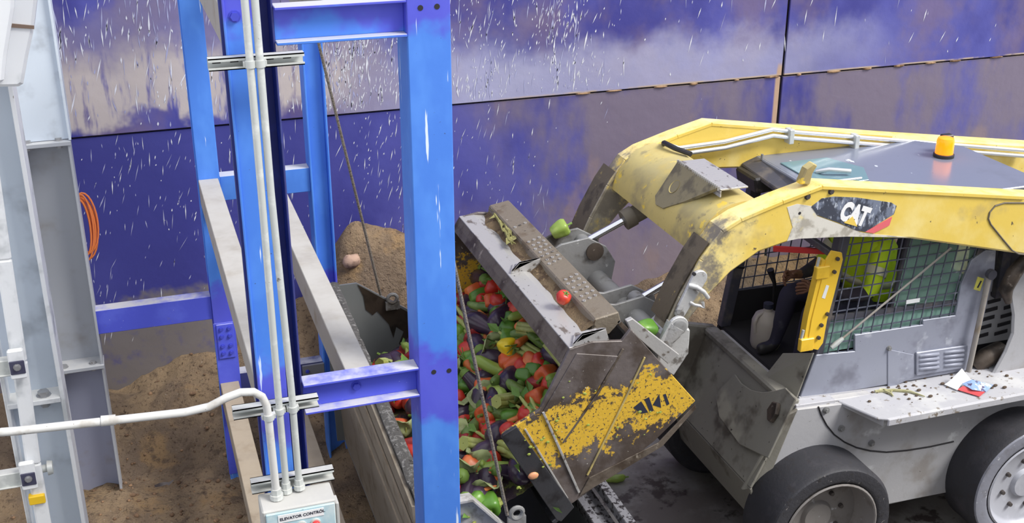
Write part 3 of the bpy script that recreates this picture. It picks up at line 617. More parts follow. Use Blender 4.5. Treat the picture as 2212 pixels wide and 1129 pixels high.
MB().box((SX0, SY0, .28), (SX1, SY1, .30)).build('bottom', M_skipin, sk)
rr = MB(); x = SX1 + .06
rr.box((x - .10, SY0 - .3, .74), (x - .055, SY1, .80)).box((x + .06, SY0 - .3, .74), (x + .115, SY1, .80)).box((x - .055, SY0 - .3, .70), (x + .06, SY1, .715))
rr.build('right_rail', M_speckle, sk, bevel=.004)
MB().box((SX1, SY0, .3), (SX1 + .012, SY1, .76)).build('right_wall', M_skipin, sk)
for p_, nm in ((aY(846, 642, SY1), 1), (aY(1112, 1100, SY0), 0)):
    yy = SY1 - .02 if nm else SY0 - .03
    b = MB(); ring = []
    for j in range(16):
        t = 2 * math.pi * j / 16; ring.append((p_.x + .03 * math.cos(t), yy, p_.z + .03 * math.sin(t)))
    b.tube(ring + [ring[0]], .012, 8, False); b.box((p_.x - .045, yy - .008, p_.z - .075), (p_.x + .045, yy + .012, p_.z - .02))
    b.build('lifting_eye', M_coupler, sk, smooth=40)
def rope(label, p0, p1):
    p0 = Vector(p0); p1 = Vector(p1)
    o = tag(MB().tube([p0, p1], .0085, 8).build('wire_rope', M_rope, None, p1, smooth=60), label, 'wire rope', 'hoist ropes of the hopper'); return o
dn = (aY(690, 100, 6.3), aY(822, 636, SY1 - .03)); u = dn[0] - dn[1]; rope('taut wire rope running down to the far side of the hopper', dn[1] + u * 1.5, dn[1])
dn = (aY(985, 590, 4.44), aY(1096, 1112, 4.46)); u = dn[0] - dn[1]; rope('taut wire rope running down to the near side of the hopper', dn[1] + u * 2.2, dn[1])
rope('dark wire rope showing beside the top of the right front column', aY(868, 70, 5.6) + (aY(868, 70, 5.6) - aY(892, 235, 5.6)) * .9, aY(900, 330, 5.6))

# ------------------------------------------------------------------ the skid-steer loader
ld = thing('skid_steer_loader', 'yellow and grey skid-steer loader tipping its bucket into the hopper', 'loader', (4.2, 5.48, 0))
YN, YF = 4.71, 6.28                   # outer faces of the tyres
ANO, ANI = 4.85, 5.0                  # near arm outer, inner face
AFI, AFO = 6.04, 6.18                 # far arm inner, outer face
CN, CF = 5.06, 6.05                   # cab sides

def wheel(cx, cz, face, inn, rear):
    s = 1 if inn > face else -1; w = abs(inn - face); Rr = .405
    prof = [(.20, w), (Rr - .03, w), (Rr, w - .03), (Rr, .03), (Rr - .015, .008)]
    ty = MB().lathe(prof, (cx, face, cz), (0, s, 0), 56).build('wheel', M_tyre, ld, smooth=40)
    MB().lathe([(Rr - .014, .009), (Rr - .02, .0), (.325, -.004), (.305, .004), (.298, .02)], (cx, face, cz), (0, s, 0), 56).build('sidewall', M_reartyre if rear else M_tyreface, ty, smooth=50)
    dp = .05 if rear else .15
    MB().lathe([(.302, .0), (.292, -.006), (.285, .0), (.275, dp * .7), (.255, dp), (.1, dp + .004), (.085, dp - .02), (.0, dp - .02)], (cx, face, cz), (0, s, 0), 48).build('rim', M_rimr if rear else M_rimp, ty, smooth=40)
    for k in range(8):
        t = 2 * math.pi * (k + .3) / 8; q = V(cx + .16 * math.cos(t), face + s * dp, cz + .16 * math.sin(t))
        MB().tube([q + V(0, s * .01, 0), q - V(0, s * .018, 0)], [.016, .012], 8).build('wheel_nut', M_nut, ty)
for cx, rear in ((3.49, False), (4.87, True)):
    wheel(cx, .405, YN, YN + .31, rear); wheel(cx, .405, YF, YF - .31, rear)

# chassis: tub with sloped muddy front
MB().prism([(3.20, .36), (3.13, .62), (3.36, 1.08), (5.9, .98), (5.9, .26), (3.5, .25)], 5.0, 6.0).build('chassis', M_body, ld, bevel=.006)
fp = MB().extr([(3.118, 4.97, .60), (3.346, 4.97, 1.10), (3.346, 6.03, 1.10), (3.118, 6.03, .60)], (-.014, 0, .006)).build('front_plate', M_front, ld, bevel=.003)
MB().extr([(3.118, 4.97, .60), (3.19, 4.97, .34), (3.19, 6.03, .34), (3.118, 6.03, .60)], (-.014, 0, -.004)).build('lower_front_plate', M_front, ld, bevel=.003)
# wings of the front frame flaring forward beside the step
MB().extr([(3.10, 5.94, .55), (3.02, 5.98, .98), (3.16, 6.0, 1.16), (3.40, 6.0, 1.10)], (0, .06, 0)).build('front_wing', M_front, ld, bevel=.01)
MB().extr([(3.08, 5.04, .56), (3.24, 4.99, .98), (3.30, 4.98, 1.06), (3.36, 4.98, 1.08), (3.20, 4.98, .60)], (0, -.025, 0)).build('front_wing', M_front, ld, bevel=.008)
MB().bar((3.35, 5.0, 1.09), (3.35, 6.0, 1.09), .09, .05).build('step_bar', M_front, ld, bevel=.012)
FP0 = V(3.10, 5.5, .60); FN = V(-.91, 0, .415)
def aF(px, py, out=.02):
    d = _ray(px, py); o = FP0 + FN * out; t = (o - V(0, 0, CAMZ)).dot(FN) / d.dot(FN); return V(0, 0, CAMZ) + d * t
MB().extr([aF(*p_) for p_ in ((1590, 808), (1604, 828), (1624, 842), (1650, 848), (1676, 844), (1700, 838), (1722, 862), (1662, 990), (1600, 960), (1556, 900), (1548, 850))], FN * .012).build('front_apron', M_front, ld, bevel=.004)
MB().extr([aF(*p_, .035) for p_ in ((1664, 886), (1676, 868), (1688, 872), (1684, 896), (1672, 914), (1664, 908))], FN * .03).build('tie_lug', M_engine, ld, bevel=.006)
# side panel with curved access cover
MB().prism([(3.36, 1.07), (3.22, .74), (3.3, .30), (5.9, .25), (5.9, 1.04), (3.7, 1.05)], 4.968, 5.0).build('side_plate', M_body, ld, bevel=.004)
seam = [aY(px, py, 4.966) for px, py in ((1768, 878), (1774, 896), (1786, 918), (1802, 938), (1824, 954), (1850, 966), (1880, 973), (1915, 976), (1960, 972), (2010, 964), (2060, 953))]
MB().tube(seam, .0045, 6).build('panel_seam', M_dark, ld)
for px, py in ((1784, 885), (1817, 924), (1882, 956)): MB().cyl((aY(px, py, 4.966).x, 4.970, aY(px, py, 4.966).z), (aY(px, py, 4.966).x, 4.958, aY(px, py, 4.966).z), .02, 14).bolt((aY(px, py, 4.966).x, 4.958, aY(px, py, 4.966).z), (0, -1, 0), .012, .012).build('panel_bolt', M_coupler, ld)
# fender ledge
FZ = 1.06
fa_, fb_, fc_ = aZ(1802, 862, FZ), aZ(1912, 905, FZ), aZ(2212, 854, FZ)
NYE = fb_.y
fe = MB().extr([(3.56, 5.07, FZ), (fa_.x, fa_.y, FZ), (fb_.x - .03, NYE + .025, FZ), (fb_.x + .02, NYE, FZ), (5.9, NYE - .005, FZ), (5.9, 5.2, FZ), (3.56, 5.2, FZ)], (0, 0, -.016)).build('fender', M_ledge, ld, bevel=.005)
MB().box((fb_.x + .02, NYE - .006, FZ - .05), (5.9, NYE + .008, FZ - .004)).build('fender_lip', M_ledge, fe, bevel=.006)
MB().extr([(fa_.x, fa_.y, FZ - .014), (fb_.x, NYE + .01, FZ - .014), (fb_.x, NYE + .01, FZ - .05), (fa_.x, fa_.y, FZ - .02)], (.012, .012, 0)).build('fender_edge', M_body, fe)
MB().prism([(3.36, 1.06), (3.36, 1.088), (3.62, 1.078), (3.62, 1.05)], 4.985, 5.06).build('sill', M_ledge, ld, bevel=.004)

# loader arms
prof = xz([(2212, 425), (1775, 402), (1690, 434), (1600, 472), (1562, 497), (1515, 560), (1470, 640), (1440, 705), (1428, 740), (1445, 764), (1478, 752), (1490, 690), (1535, 635), (1580, 588), (1640, 545), (1720, 517), (1830, 511), (1970, 516), (2212, 550)], ANO)
prof = [(5.75, 2.06)] + prof + [(5.5, 1.62), (5.8, 1.60)]
tipi = [i for i, p_ in enumerate(prof)]
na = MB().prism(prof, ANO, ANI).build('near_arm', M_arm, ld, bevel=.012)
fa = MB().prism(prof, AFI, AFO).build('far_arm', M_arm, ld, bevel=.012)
# doubled flange line along the top of each arm
top = xz([(1440, 700), (1470, 636), (1515, 556), (1560, 494), (1600, 469), (1690, 431), (1775, 399), (2212, 422)], ANO)
for y, par, nm in ((ANO - .006, na, 0), (AFI - .0, fa, 1)):
    b = MB()
    for (xa_, za_), (xb_, zb_) in zip(top, top[1:]): b.bar((xa_, y + .003, za_ - .012), (xb_, y + .003, zb_ - .012), .014, .022)
    b.build('edge_flange', M_arm, par, bevel=.003)
fp_ = xz([(1440, 700), (1470, 636), (1512, 562), (1536, 528)], ANO)
for y0, y1, par in ((ANO + .02, ANI + .03, na), (AFI + .01, AFO + .04, fa)):
    b = MB(); b.sheet(fp_, y0, y1, -.006); b.build('front_guard', pm('mud_brown_guard', (96, 86, 72), .8, 0, [((70, 62, 52), 8, .5, .65), ((140, 124, 80), 14, .64, .70)], (24, .3)), par)
# worn white patch, decal and lettering on the near arm
def onarm(name, L, mat, par, out=.003):
    return MB().prism(xz(L, ANO), ANO - out, ANO).build(name, mat, par)
onarm('worn_patch', [(1700, 447), (1722, 440), (1760, 446), (1765, 466), (1815, 484), (1862, 502), (1900, 506), (1960, 512), (1830, 510.5), (1724, 515), (1700, 520), (1712, 490)], M_whiteworn, na, .002)
de = onarm('decal', [(1752, 446), (1775, 428), (1800, 424), (1850, 426), (1925, 437), (1936, 444), (1930, 462), (1868, 500), (1850, 497), (1810, 480), (1765, 464)], M_decal, na, .004)
onarm('decal_stripe', [(1926, 468), (1868, 500), (1886, 503), (1920, 486)], M_decalr, de, .005)
o_ = aY(1811, 471, ANO - .005); x_ = aY(1864, 486, ANO) - aY(1811, 471, ANO); u_ = aY(1826, 431, ANO) - aY(1811, 471, ANO)
x_ = Vector((x_.x, 0, x_.z)); u_ = Vector((u_.x, 0, u_.z))
text_mesh('lettering', 'CAT', M_decalw, de, o_, x_, (0, 0, 1), .132, .0015, .008, 'LEFT', .66)
onarm('decal_triangle', [(1822, 480), (1840, 466), (1850, 488)], M_decaly, de, .0085)
for px, py in ((1744, 424), (1795, 413)): q = aY(px, py, ANO); MB().bolt((q.x, ANO, q.z), (0, -1, 0), .013, .012).build('arm_bolt', M_nut, na)
q = aY(1727, 460, ANO); MB().cyl((q.x, ANO - .003, q.z), (q.x, ANO + .002, q.z), .008).build('arm_hole', M_dark, na)
gr = [aY(px, py, ANO - .002) for px, py in ((2260, 440), (2212, 438), (2170, 438), (2150, 444), (2138, 458), (2135, 472), (2140, 484), (2165, 515), (2186, 540), (2200, 548), (2212, 549))]
MB().tube(gr, .005, 6).build('panel_groove', M_cylin, na)
# latch standing on the near arm top
q = aY(1742, 372, 4.93); MB().prism([(q.x - .05, q.z - .05), (q.x - .02, q.z + .03), (q.x + .02, q.z + .055), (q.x + .045, q.z + .04), (q.x + .02, q.z + .0), (q.x + .01, q.z - .06)], 4.90, 4.95).build('latch_hook', M_yeldirt, na, bevel=.006)

# cross member joining the arms
cm = [(2.655, 2.10), (2.660, 2.14), (2.672, 2.18), (2.695, 2.222), (2.725, 2.262), (2.765, 2.298), (2.81, 2.326), (2.86, 2.344), (2.92, 2.353), (2.99, 2.352), (3.005, 2.33)]
cr = MB().sheet(cm, ANI - .01, AFI + .01, .05).build('cross_member', M_yeldirt, ld, smooth=40)
b = MB(); b.box((2.825, 5.06, 2.395), (2.985, 5.55, 2.404))
for i in range(24): y = 5.065 + i * .0203; b.extr([(2.825, y, 2.395), (2.825, y + .012, 2.395), (2.812, y + .006, 2.395)], (0, 0, .022))
b.box((2.825, 5.06, 2.36), (2.833, 5.55, 2.40))
stp = b.build('step_plate', M_bucketlip, ld, bevel=.001)
MB().extr([(2.83, 5.08, 2.395), (2.83, 5.54, 2.395), (2.70, 5.53, 2.215), (2.68, 5.48, 2.185), (2.685, 5.40, 2.19), (2.74, 5.26, 2.27)], (-.012, 0, .012)).build('step_bracket', pm('brown_bracket', (134, 124, 96), .6, 0, [((100, 92, 74), 8, .5, .65)], (30, .2)), stp)
for yy in (5.34,):
    MB().lathe([(.0, -.0), (.036, -.0), (.040, .004)], (2.748, yy + .08, 2.308), (-.8, 0, .62), 20).build('bracket_hole', M_yeldirt, stp)
# bracing tube under the cross member at the far side
MB().cyl((3.02, 5.02, 2.30), (3.02, 6.05, 2.30), .03).build('torsion_tube', M_yeldirt, ld, smooth=40)

# hydraulic tubes along the inside of the far arm
b = MB()
for k, dz in enumerate((.0, -.035)):
    L = [(2.96, 2.36 + dz), (3.06, 2.32 + dz), (3.36, 2.33 + dz), (3.68, 2.375 + dz), (3.83, 2.345 + dz), (4.4, 2.25 + dz), (5.6, 2.05 + dz)]
    MB().tube([(x, AFI - .03 - .012 * k, z) for x, z in L], .013, 10).build('hydraulic_tube', M_tube, fa, smooth=50)
for x, z in ((3.80, 2.335), (4.27, 2.255)): MB().box((x - .016, AFI - .065, z - .055), (x + .016, AFI, z + .035)).build('tube_clamp', M_galv, fa, bevel=.003)
MB().tube([(2.96, AFI - .03, 2.36), (2.93, AFI - .1, 2.385), (2.95, AFI - .2, 2.38), (3.0, AFI - .3, 2.37)], .016, 8).build('hydraulic_hose', M_black, fa, smooth=50)

# tilt cylinders
for yy, pl in ((5.80, 1), (5.22, 0)):
    a_ = V(2.38, yy, 1.885) if pl else V(2.46, yy, 1.765); e_ = V(2.66, yy, 2.005) if pl else V(2.80, yy, 1.915); d_ = (e_ - a_).normalized()
    cyc = MB().tube([e_ - d_ * .03, e_ + d_ * .42], .052, 16).tube([e_ - d_ * .035, e_ + d_ * .03], .060, 16).build('tilt_cylinder', M_cylin, ld, smooth=40)
    MB().tube([a_, e_], .021, 14).build('rod', M_chrome, cyc, smooth=50)
    MB().tube([a_ - V(0, .035, 0), a_ + V(0, .035, 0)], .045, 14).build('rod_eye', M_coupler, cyc, smooth=40)

# quick coupler between arms and bucket
cp = MB().cyl((2.42, 4.9, 1.70), (2.42, 6.15, 1.70), .06, 18).build('coupler', M_coupler, ld, smooth=40)
for yc in (5.76, 5.22):
    for yy in (yc - .085, yc + .07):
        MB().prism([(2.10, 1.90), (2.20, 1.945), (2.36, 1.965), (2.47, 1.90), (2.53, 1.80), (2.50, 1.62), (2.34, 1.52), (2.22, 1.70)] if yc > 5.5 else [(2.14, 1.84), (2.30, 1.80), (2.46, 1.825), (2.60, 1.74), (2.63, 1.60), (2.56, 1.50), (2.36, 1.48), (2.22, 1.68)], yy, yy + .018).build('coupler_plate', M_coupler, cp, bevel=.003)
for yy in (5.675,): MB().lathe([(.052, 0), (.052, .012), (.03, .016), (0, .016)], (2.40, yy, 1.88), (0, -1, 0), 20).build('pin_boss', M_engine, cp, smooth=40)
MB().extr([(2.14, 4.75, 1.90), (2.14, 6.3, 1.90), (2.46, 6.3, 1.48), (2.46, 4.75, 1.48)], (.012, 0, .01)).build('coupler_back', M_coupler, cp)
# pivot end and lock link of the near arm
pe = MB()
q = aY(1455, 708, ANO - .03); pe.prism([(2.40, 1.58), (2.43, 1.74), (2.50, 1.80), (2.58, 1.76), (2.58, 1.62), (2.50, 1.50)], ANO - .03, ANI + .02)
pe = pe.build('arm_pivot', M_link, ld, bevel=.01)
MB().tube([aY(1460, 702, ANO - .035), aY(1436, 738, ANO - .035)], [.055, .036], 18).build('pivot_link_core', M_link, pe, smooth=40)
a_, b_ = aY(1462, 702, ANO - .04), aY(1434, 737, ANO - .04)
def strap(name, pa, pb, ra, rb, t, mat, par):
    d_ = (pb - pa); L_ = d_.length; an = math.atan2(d_.z, d_.x); poly = []
    for j in range(13): th = an + math.pi / 2 + math.pi * j / 12; poly.append((pa.x + ra * math.cos(th), pa.z + ra * math.sin(th)))
    for j in range(13): th = an - math.pi / 2 + math.pi * j / 12; poly.append((pb.x + rb * math.cos(th), pb.z + rb * math.sin(th)))
    return MB().prism(poly, pa.y - t, pa.y).build(name, mat, par, bevel=.004)
st = strap('pivot_link', a_, b_, .055, .036, .022, M_link, pe)
for p_, r_ in ((a_, .038), (b_, .016)): MB().lathe([(r_, 0), (r_, .014), (r_ * .6, .018), (0, .018)], (p_.x, p_.y - .022, p_.z), (0, -1, 0), 18).build('pin', M_coupler, st, smooth=40)
a_, b_ = aY(1508, 598, ANO - .012), aY(1467, 672, ANO - .012)
st = strap('lock_lever', a_, b_, .042, .03, .022, M_link, na)
q = aY(1500, 592, ANO - .034); MB().cyl((q.x, q.y - .002, q.z), (q.x, q.y + .01, q.z), .009).build('lever_hole', M_dark, st)
q = aY(1465, 672, ANO - .034); MB().cyl((q.x, q.y - .006, q.z), (q.x, q.y + .01, q.z), .012).build('lever_pin', M_coupler, st)
MB().tube([aY(1488, 616, ANO - .03), aY(1505, 620, ANO - .05), aY(1520, 630, ANO - .06), aY(1530, 643, ANO - .06)], [.013, .013, .012, .011], 10).build('lever_handle', M_link, st, smooth=60)
MB().tube([aY(1490, 652, ANO - .03), aY(1500, 658, ANO - .04), aY(1512, 660, ANO - .05), aY(1520, 664, ANO - .05), aY(1518, 652, ANO - .05)], .009, 8).build('lever_hook', M_link, st, smooth=60)

# cab
pan = xz([(1725, 862), (1762, 765), (1845, 757), (1845, 722), (1992, 700), (1992, 690), (2062, 680), (2075, 612), (2098, 560), (2128, 540), (2150, 540), (2146, 592), (2096, 797)], CN)
cb = MB().prism(pan, CN - .008, CN + .012).build('cab_side_panel', M_cab, ld, bevel=.003)
# doorway corner panel joining side and front
MB().extr([(3.42, CN, 1.08), (3.50, CN, 1.35), (3.50, CN + .02, 1.35), (3.42, CN + .02, 1.08)], (0, 0, 0.0)).build('panel_edge', M_cab, cb)
MB().extr([(3.415, CN, 1.08), (3.495, CN, 1.36), (3.44, CN + .22, 1.26), (3.34, CN + .26, 1.08)], (-.01, 0, 0)).build('door_sill_corner', M_front, ld, bevel=.002)
d0 = xz([(1915, 838), (1915, 752), (1972, 764), (1972, 812)], CN); MB().prism(d0, CN - .013, CN - .008).build('access_flap', M_cab, cb, bevel=.002)
lv = xz([(1975, 808), (1975, 758), (2086, 742), (2086, 790)], CN); lvp = MB().prism(lv, CN - .022, CN - .008).build('louvre_panel', M_cab, cb, bevel=.004)
for cx_ in (0, 1):
    for k in range(4):
        pa = aY(1984 + 54 * cx_, 769 + 9.4 * k - 7.5 * cx_, CN - .022); pb = aY(1984 + 46 + 54 * cx_, 763.5 + 9.4 * k - 7.5 * cx_, CN - .022)
        MB().tube([pa + V(0, .008, 0), pa + V(.01, 0, 0), pb - V(.01, 0, 0), pb + V(0, .008, 0)], [.003, .011, .011, .003], 8).build('louvre', M_cab, lvp, smooth=60)
q = aY(1918, 750, CN); MB().bolt((q.x, CN - .01, q.z), (0, -1, 0), .012, .014).build('panel_bolt', M_coupler, cb)
sill_ = MB().bar((3.42, CN - .006, 1.085), (4.0, CN - .006, 1.05), .012, .02).build('panel_hem', M_ledge, cb)
# posts
pf = [(3.50, 1.34), (3.55, 1.34), (3.66, 2.18), (3.59, 2.18)]
MB().prism(pf, CN - .004, CN + .06).build('front_post', M_post, ld, bevel=.004)
MB().prism([(3.42, 1.10), (3.49, 1.10), (3.66, 2.18), (3.58, 2.18)], CF - .06, CF).build('front_post', M_post, ld, bevel=.004)
MB().prism([(4.50, 1.8), (4.62, 1.8), (4.80, 2.18), (4.60, 2.18)], CN, CN + .05).build('rear_post', M_post, ld, bevel=.004)
MB().box((4.72, 5.24, 1.0), (4.78, CF, 1.50)).build('rear_panel', M_dark, ld)
for yy in (CN + .03, CF - .06): MB().box((4.72, yy, 1.5), (4.78, yy + .04, 2.18)).build('rear_post', M_post, ld)
MB().prism([(3.42, 1.06), (3.48, 1.32), (4.75, 1.30), (4.75, 1.0)], CF - .02, CF).build('far_side_panel', M_dark, ld)
MB().box((3.44, CN + .03, 1.07), (4.74, CF - .02, 1.10)).build('cab_floor', M_dark, ld)
MB().bar((3.60, CN, 2.13), (3.60, CF, 2.13), .05, .07).build('front_header', M_post, ld, bevel=.004)
MB().bar((3.57, CN + .02, 1.93), (3.60, CF - .02, 1.93), .035, .04).build('restraint_bar', M_post, ld, bevel=.006)
q = aY(1740, 548, 5.35); MB().bar((q.x - .12, 5.5, q.z - .01), (q.x + .16, 5.3, q.z + .01), .02, .03).build('red_strap', M_red, ld)
# mesh guards with glass behind
def guard(y, xs, zs, lean, name, par):
    b = MB()
    for x in xs: b.bar((x + lean * (zs[0] - 1.35), y, zs[0]), (x + lean * (zs[-1] - 1.35), y, zs[-1]), .006, .006, (0, 1, 0))
    for z in zs: b.bar((xs[0] + lean * (z - 1.35), y + .003, z), (xs[-1] + lean * (z - 1.35), y + .003, z), .006, .006, (0, 1, 0))
    return tag(b.build(name, M_mesh, par), kind='stuff')
xs = [3.515 + .0655 * i for i in range(16)]; zs = [1.335 + .066 * i for i in range(13)]
guard(CN - .002, xs, zs, .115, 'window_guard', ld)
MB().prism([(3.98, 1.33), (4.50, 1.33), (4.60, 2.17), (4.07, 2.17)], CN + .028, CN + .032).build('side_window', M_glass, ld)
MB().prism([(3.98, 1.55), (4.0, 1.55), (4.08, 2.17), (4.06, 2.17)], CN + .022, CN + .04).build('window_stile', M_post, ld)
MB().prism([(3.52, 1.34), (4.46, 1.34), (4.47, 1.55), (3.55, 1.55)], CN + .020, CN + .024).build('lower_window', M_glasslow, ld)
MB().bar((3.58, CN + .01, 1.56), (4.47, CN + .01, 1.53), .02, .03).build('window_rail', M_post, ld)
guard(CF - .02, [3.50 + .075 * i for i in range(17)], [1.33 + .075 * i for i in range(12)], .1, 'far_window_guard', ld)
MB().prism([(3.52, 1.32), (4.70, 1.32), (4.72, 2.17), (3.64, 2.17)], CF - .012, CF - .008).build('far_window', glass('clear_far_glass', (238, 238, 236), .1, .08), ld)
q = aY(1972, 650, CN - .006); MB().box((q.x - .045, CN - .008, q.z - .012), (q.x + .045, CN - .004, q.z + .012)).build('white_tag', M_paper, ld)
# wiper
wa, wb_ = aY(2055, 535, CN - .03), aY(1806, 742, CN - .03)
wp = MB().tube([wa, wb_], .006, 8).build('wiper_arm', M_greybeam, ld)
d_ = (wb_ - wa).normalized(); MB().tube([wb_ - d_ * .05, wb_, wb_ + d_ * .035], [.011, .016, .012], 10).build('wiper_tip', M_galv, wp, smooth=50)
# yellow hinge bar bolted down the front post
hb = MB().prism(xz([(1796, 541), (1818, 545), (1820, 560), (1800, 640), (1786, 690), (1777, 740), (1766, 755), (1742, 750), (1752, 690), (1775, 600), (1784, 560)], CN - .03), CN - .035, CN - .022).build('hinge_bar', M_hinge, ld, bevel=.002)
MB().prism(xz([(1784, 562), (1775, 600), (1752, 690), (1742, 750), (1734, 748), (1745, 685), (1766, 600), (1776, 562)], CN - .028), CN - .030, CN + .02).build('folded_edge', M_hinge, hb)
for px, py, h_ in ((1776, 587, 22), (1742, 743, 22)):
    a_ = aY(px - 14, py - h_ / 2, CN - .03); c_ = aY(px + 12, py + h_ / 2, CN - .03)
    MB().box((a_.x, CN - .045, c_.z), (c_.x, CN - .012, a_.z)).build('hinge_knuckle', M_hinge, hb, bevel=.004)
    MB().cyl((a_.x + .012, CN - .025, a_.z), (a_.x + .02, CN - .025, a_.z + .05), .008, 10).build('hinge_pin', M_galv, hb, smooth=40)
for px, py in ((1808, 558), (1801, 586), (1786, 677), (1773, 701), (1767, 728)):
    q = aY(px, py, CN - .035); MB().tube([(q.x, CN - .036, q.z), (q.x, CN - .048, q.z)], .011, 12).tube([(q.x, CN - .048, q.z), (q.x, CN - .05, q.z)], .005, 6).build('bolt', M_nut, hb)
MB().prism(xz([(1785, 615), (1791, 617), (1782, 645), (1775, 643)], CN - .036), CN - .0365, CN - .035).build('label', M_paper, hb)
# roof with hatch, front lamps and beacon
rf = MB().extr([(3.58, CN, 2.185), (4.93, CN, 2.185), (4.93, 5.80, 2.185), (4.66, 6.06, 2.185), (3.60, 6.06, 2.185)], (0, 0, .022)).build('roof', M_roof, ld, bevel=.006)
MB().extr([(3.66, 5.42, 2.207), (3.98, 5.42, 2.207), (4.08, 5.62, 2.207), (3.98, 5.86, 2.207), (3.66, 5.86, 2.207)], (0, 0, .008)).build('hatch', M_hatch, rf, bevel=.003)
MB().tube([(3.70, 5.44, 2.222), (3.94, 5.44, 2.222)], .008, 8).tube([(3.76, 5.62, 2.222), (3.80, 5.56, 2.25), (3.92, 5.52, 2.24)], .014, 8).build('hatch_rail', M_tube, rf, smooth=60)
MB().extr([(3.50, 5.06, 2.12), (3.62, 5.06, 2.21), (3.62, 6.06, 2.21), (3.50, 6.04, 2.17)], (0, 0, -.03)).build('visor', M_post, rf, bevel=.006)
for yy in (5.92,):
    MB().extr([(3.46, yy - .12, 2.15), (3.60, yy - .14, 2.17), (3.60, yy + .14, 2.17), (3.46, yy + .12, 2.15)], (.02, 0, -.10)).build('work_lamp', M_black, rf, bevel=.012)
MB().tube([(3.60, 5.97, 2.205), (3.60, 5.97, 2.24)], .008, 8).build('stud', M_coupler, rf)
bc = aZ(2038, 338, 2.207)
be = MB().lathe([(.0, 0), (.062, 0), (.062, .018), (.055, .022)], (bc.x, bc.y, 2.207), (0, 0, 1), 24).build('beacon', M_black, ld, smooth=40)
MB().lathe([(.054, .022), (.052, .10), (.046, .118), (.03, .124), (0, .126)], (bc.x, bc.y, 2.207), (0, 0, 1), 24).build('lens', M_beacon, be, smooth=50)
MB().box((bc.x + .03, bc.y + .05, 2.22), (bc.x + .10, bc.y + .10, 2.32)).build('bracket', M_black, be, bevel=.006)
# rear: strut tube, slotted grille, engine gap, tower
MB().tube([aY(2138, 588, CN - .05), aY(2136, 600, CN - .05), aY(2092, 802, CN - .05)], .016, 10).build('support_strut', M_greybeam, ld, smooth=50)
MB().lathe([(.03, 0), (.03, .03), (0, .03)], aY(2137, 590, CN - .05), (0, -1, 0), 12).build('strut_pivot', M_post, ld)
MB().prism([(4.64, 1.16), (5.1, 1.16), (5.1, 1.62), (4.70, 1.62)], 5.17, 5.18).build('grille', M_grill, ld)
gl = [o for o in ld.children if o.name.startswith('grille')][0]
for k in range(6):
    for j in range(2):
        x = 4.69 + .14 * j + .012 * k; z = 1.215 + .056 * k
        MB().bar((x, 5.168, z), (x + .095, 5.168, z + .01), .006, .026).build('slot', M_dark, gl, bevel=.008)
MB().box((4.66, 5.2, 1.0), (5.5, 5.3, 1.78)).build('engine_bay', M_dark, ld)
MB().tube([(4.66, 5.10, 1.06), (4.72, 5.08, 1.12), (4.82, 5.10, 1.14), (4.90, 5.14, 1.08)], [.05, .06, .055, .05], 12).build('engine_hose', M_engine, ld, smooth=50)
MB().ball((4.70, 5.12, 1.05), (.07, .05, .06)).build('engine_pump', M_engine, ld, smooth=50)
tow = xz([(2212, 575), (2190, 605), (2182, 640), (2188, 680), (2186, 720), (2170, 760), (2148, 800), (2140, 812)], 4.99)
MB().prism(tow + [(5.9, 1.0), (5.9, 1.95), (4.9, 1.95)], 4.985, 5.01).build('rear_tower', M_body, ld, bevel=.01)
MB().tube([aY(2225, 545, 4.97), aY(2190, 590, 4.97), aY(2172, 625, 4.98), aY(2178, 652, 4.99)], [.03, .045, .04, .02], 12).build('rear_hose', M_engine, ld, smooth=50)
st = MB().prism(xz([(2110, 596), (2123, 600), (2114, 627), (2101, 623)], CN), CN - .012, CN - .008).build('yellow_sticker', M_ysticker, cb)
MB().prism(xz([(2115, 604), (2118, 605), (2110, 620), (2107, 619)], CN), CN - .013, CN - .012).build('sticker_print', M_ink, st)
MB().tube([aY(1597, 545, 6.0), aY(1585, 548, 5.98), aY(1578, 562, 5.98), aY(1586, 574, 5.98), aY(1606, 577, 6.0)], .012, 8).build('grab_handle', M_black, ld, smooth=60)

# seat, jug and levers inside the cab
se = MB().box((4.02, 5.30, 1.22), (4.50, 5.80, 1.34)).build('seat', M_black, ld, bevel=.03)
MB().prism([(4.42, 1.30), (4.52, 1.30), (4.66, 1.95), (4.54, 1.95)], 5.32, 5.78).build('seat_back', M_black, se, bevel=.03)
for yy in (5.26, 5.86): MB().tube([(3.72, yy, 1.05), (3.70, yy, 1.42), (3.66, yy, 1.52)], [.012, .012, .024], 8).build('control_lever', M_black, ld, smooth=50)

# bucket, tipped forward
BN, BF = 4.60, 6.46
bk = MB().sheet([(1.80, .975), (2.06, 1.16), (2.30, 1.325), (2.44, 1.43), (2.50, 1.485), (2.44, 1.57), (2.30, 1.74), (2.16, 1.90)], BN + .02, BF - .02, -.02).build('bucket', M_bucketin, ld, smooth=30)
sidep = [(1.785, .962), (1.50, 1.472), (1.53, 1.492), (1.69, 1.578), (1.835, 1.875), (1.95, 1.895), (2.10, 1.875), (2.145, 1.93), (2.515, 1.475), (2.30, 1.285), (2.06, 1.125)]
for y0, y1 in ((BN, BN + .022), (BF - .022, BF)):
    sp_ = MB().prism(sidep, y0, y1).build('side_plate', M_side, bk, bevel=.003)
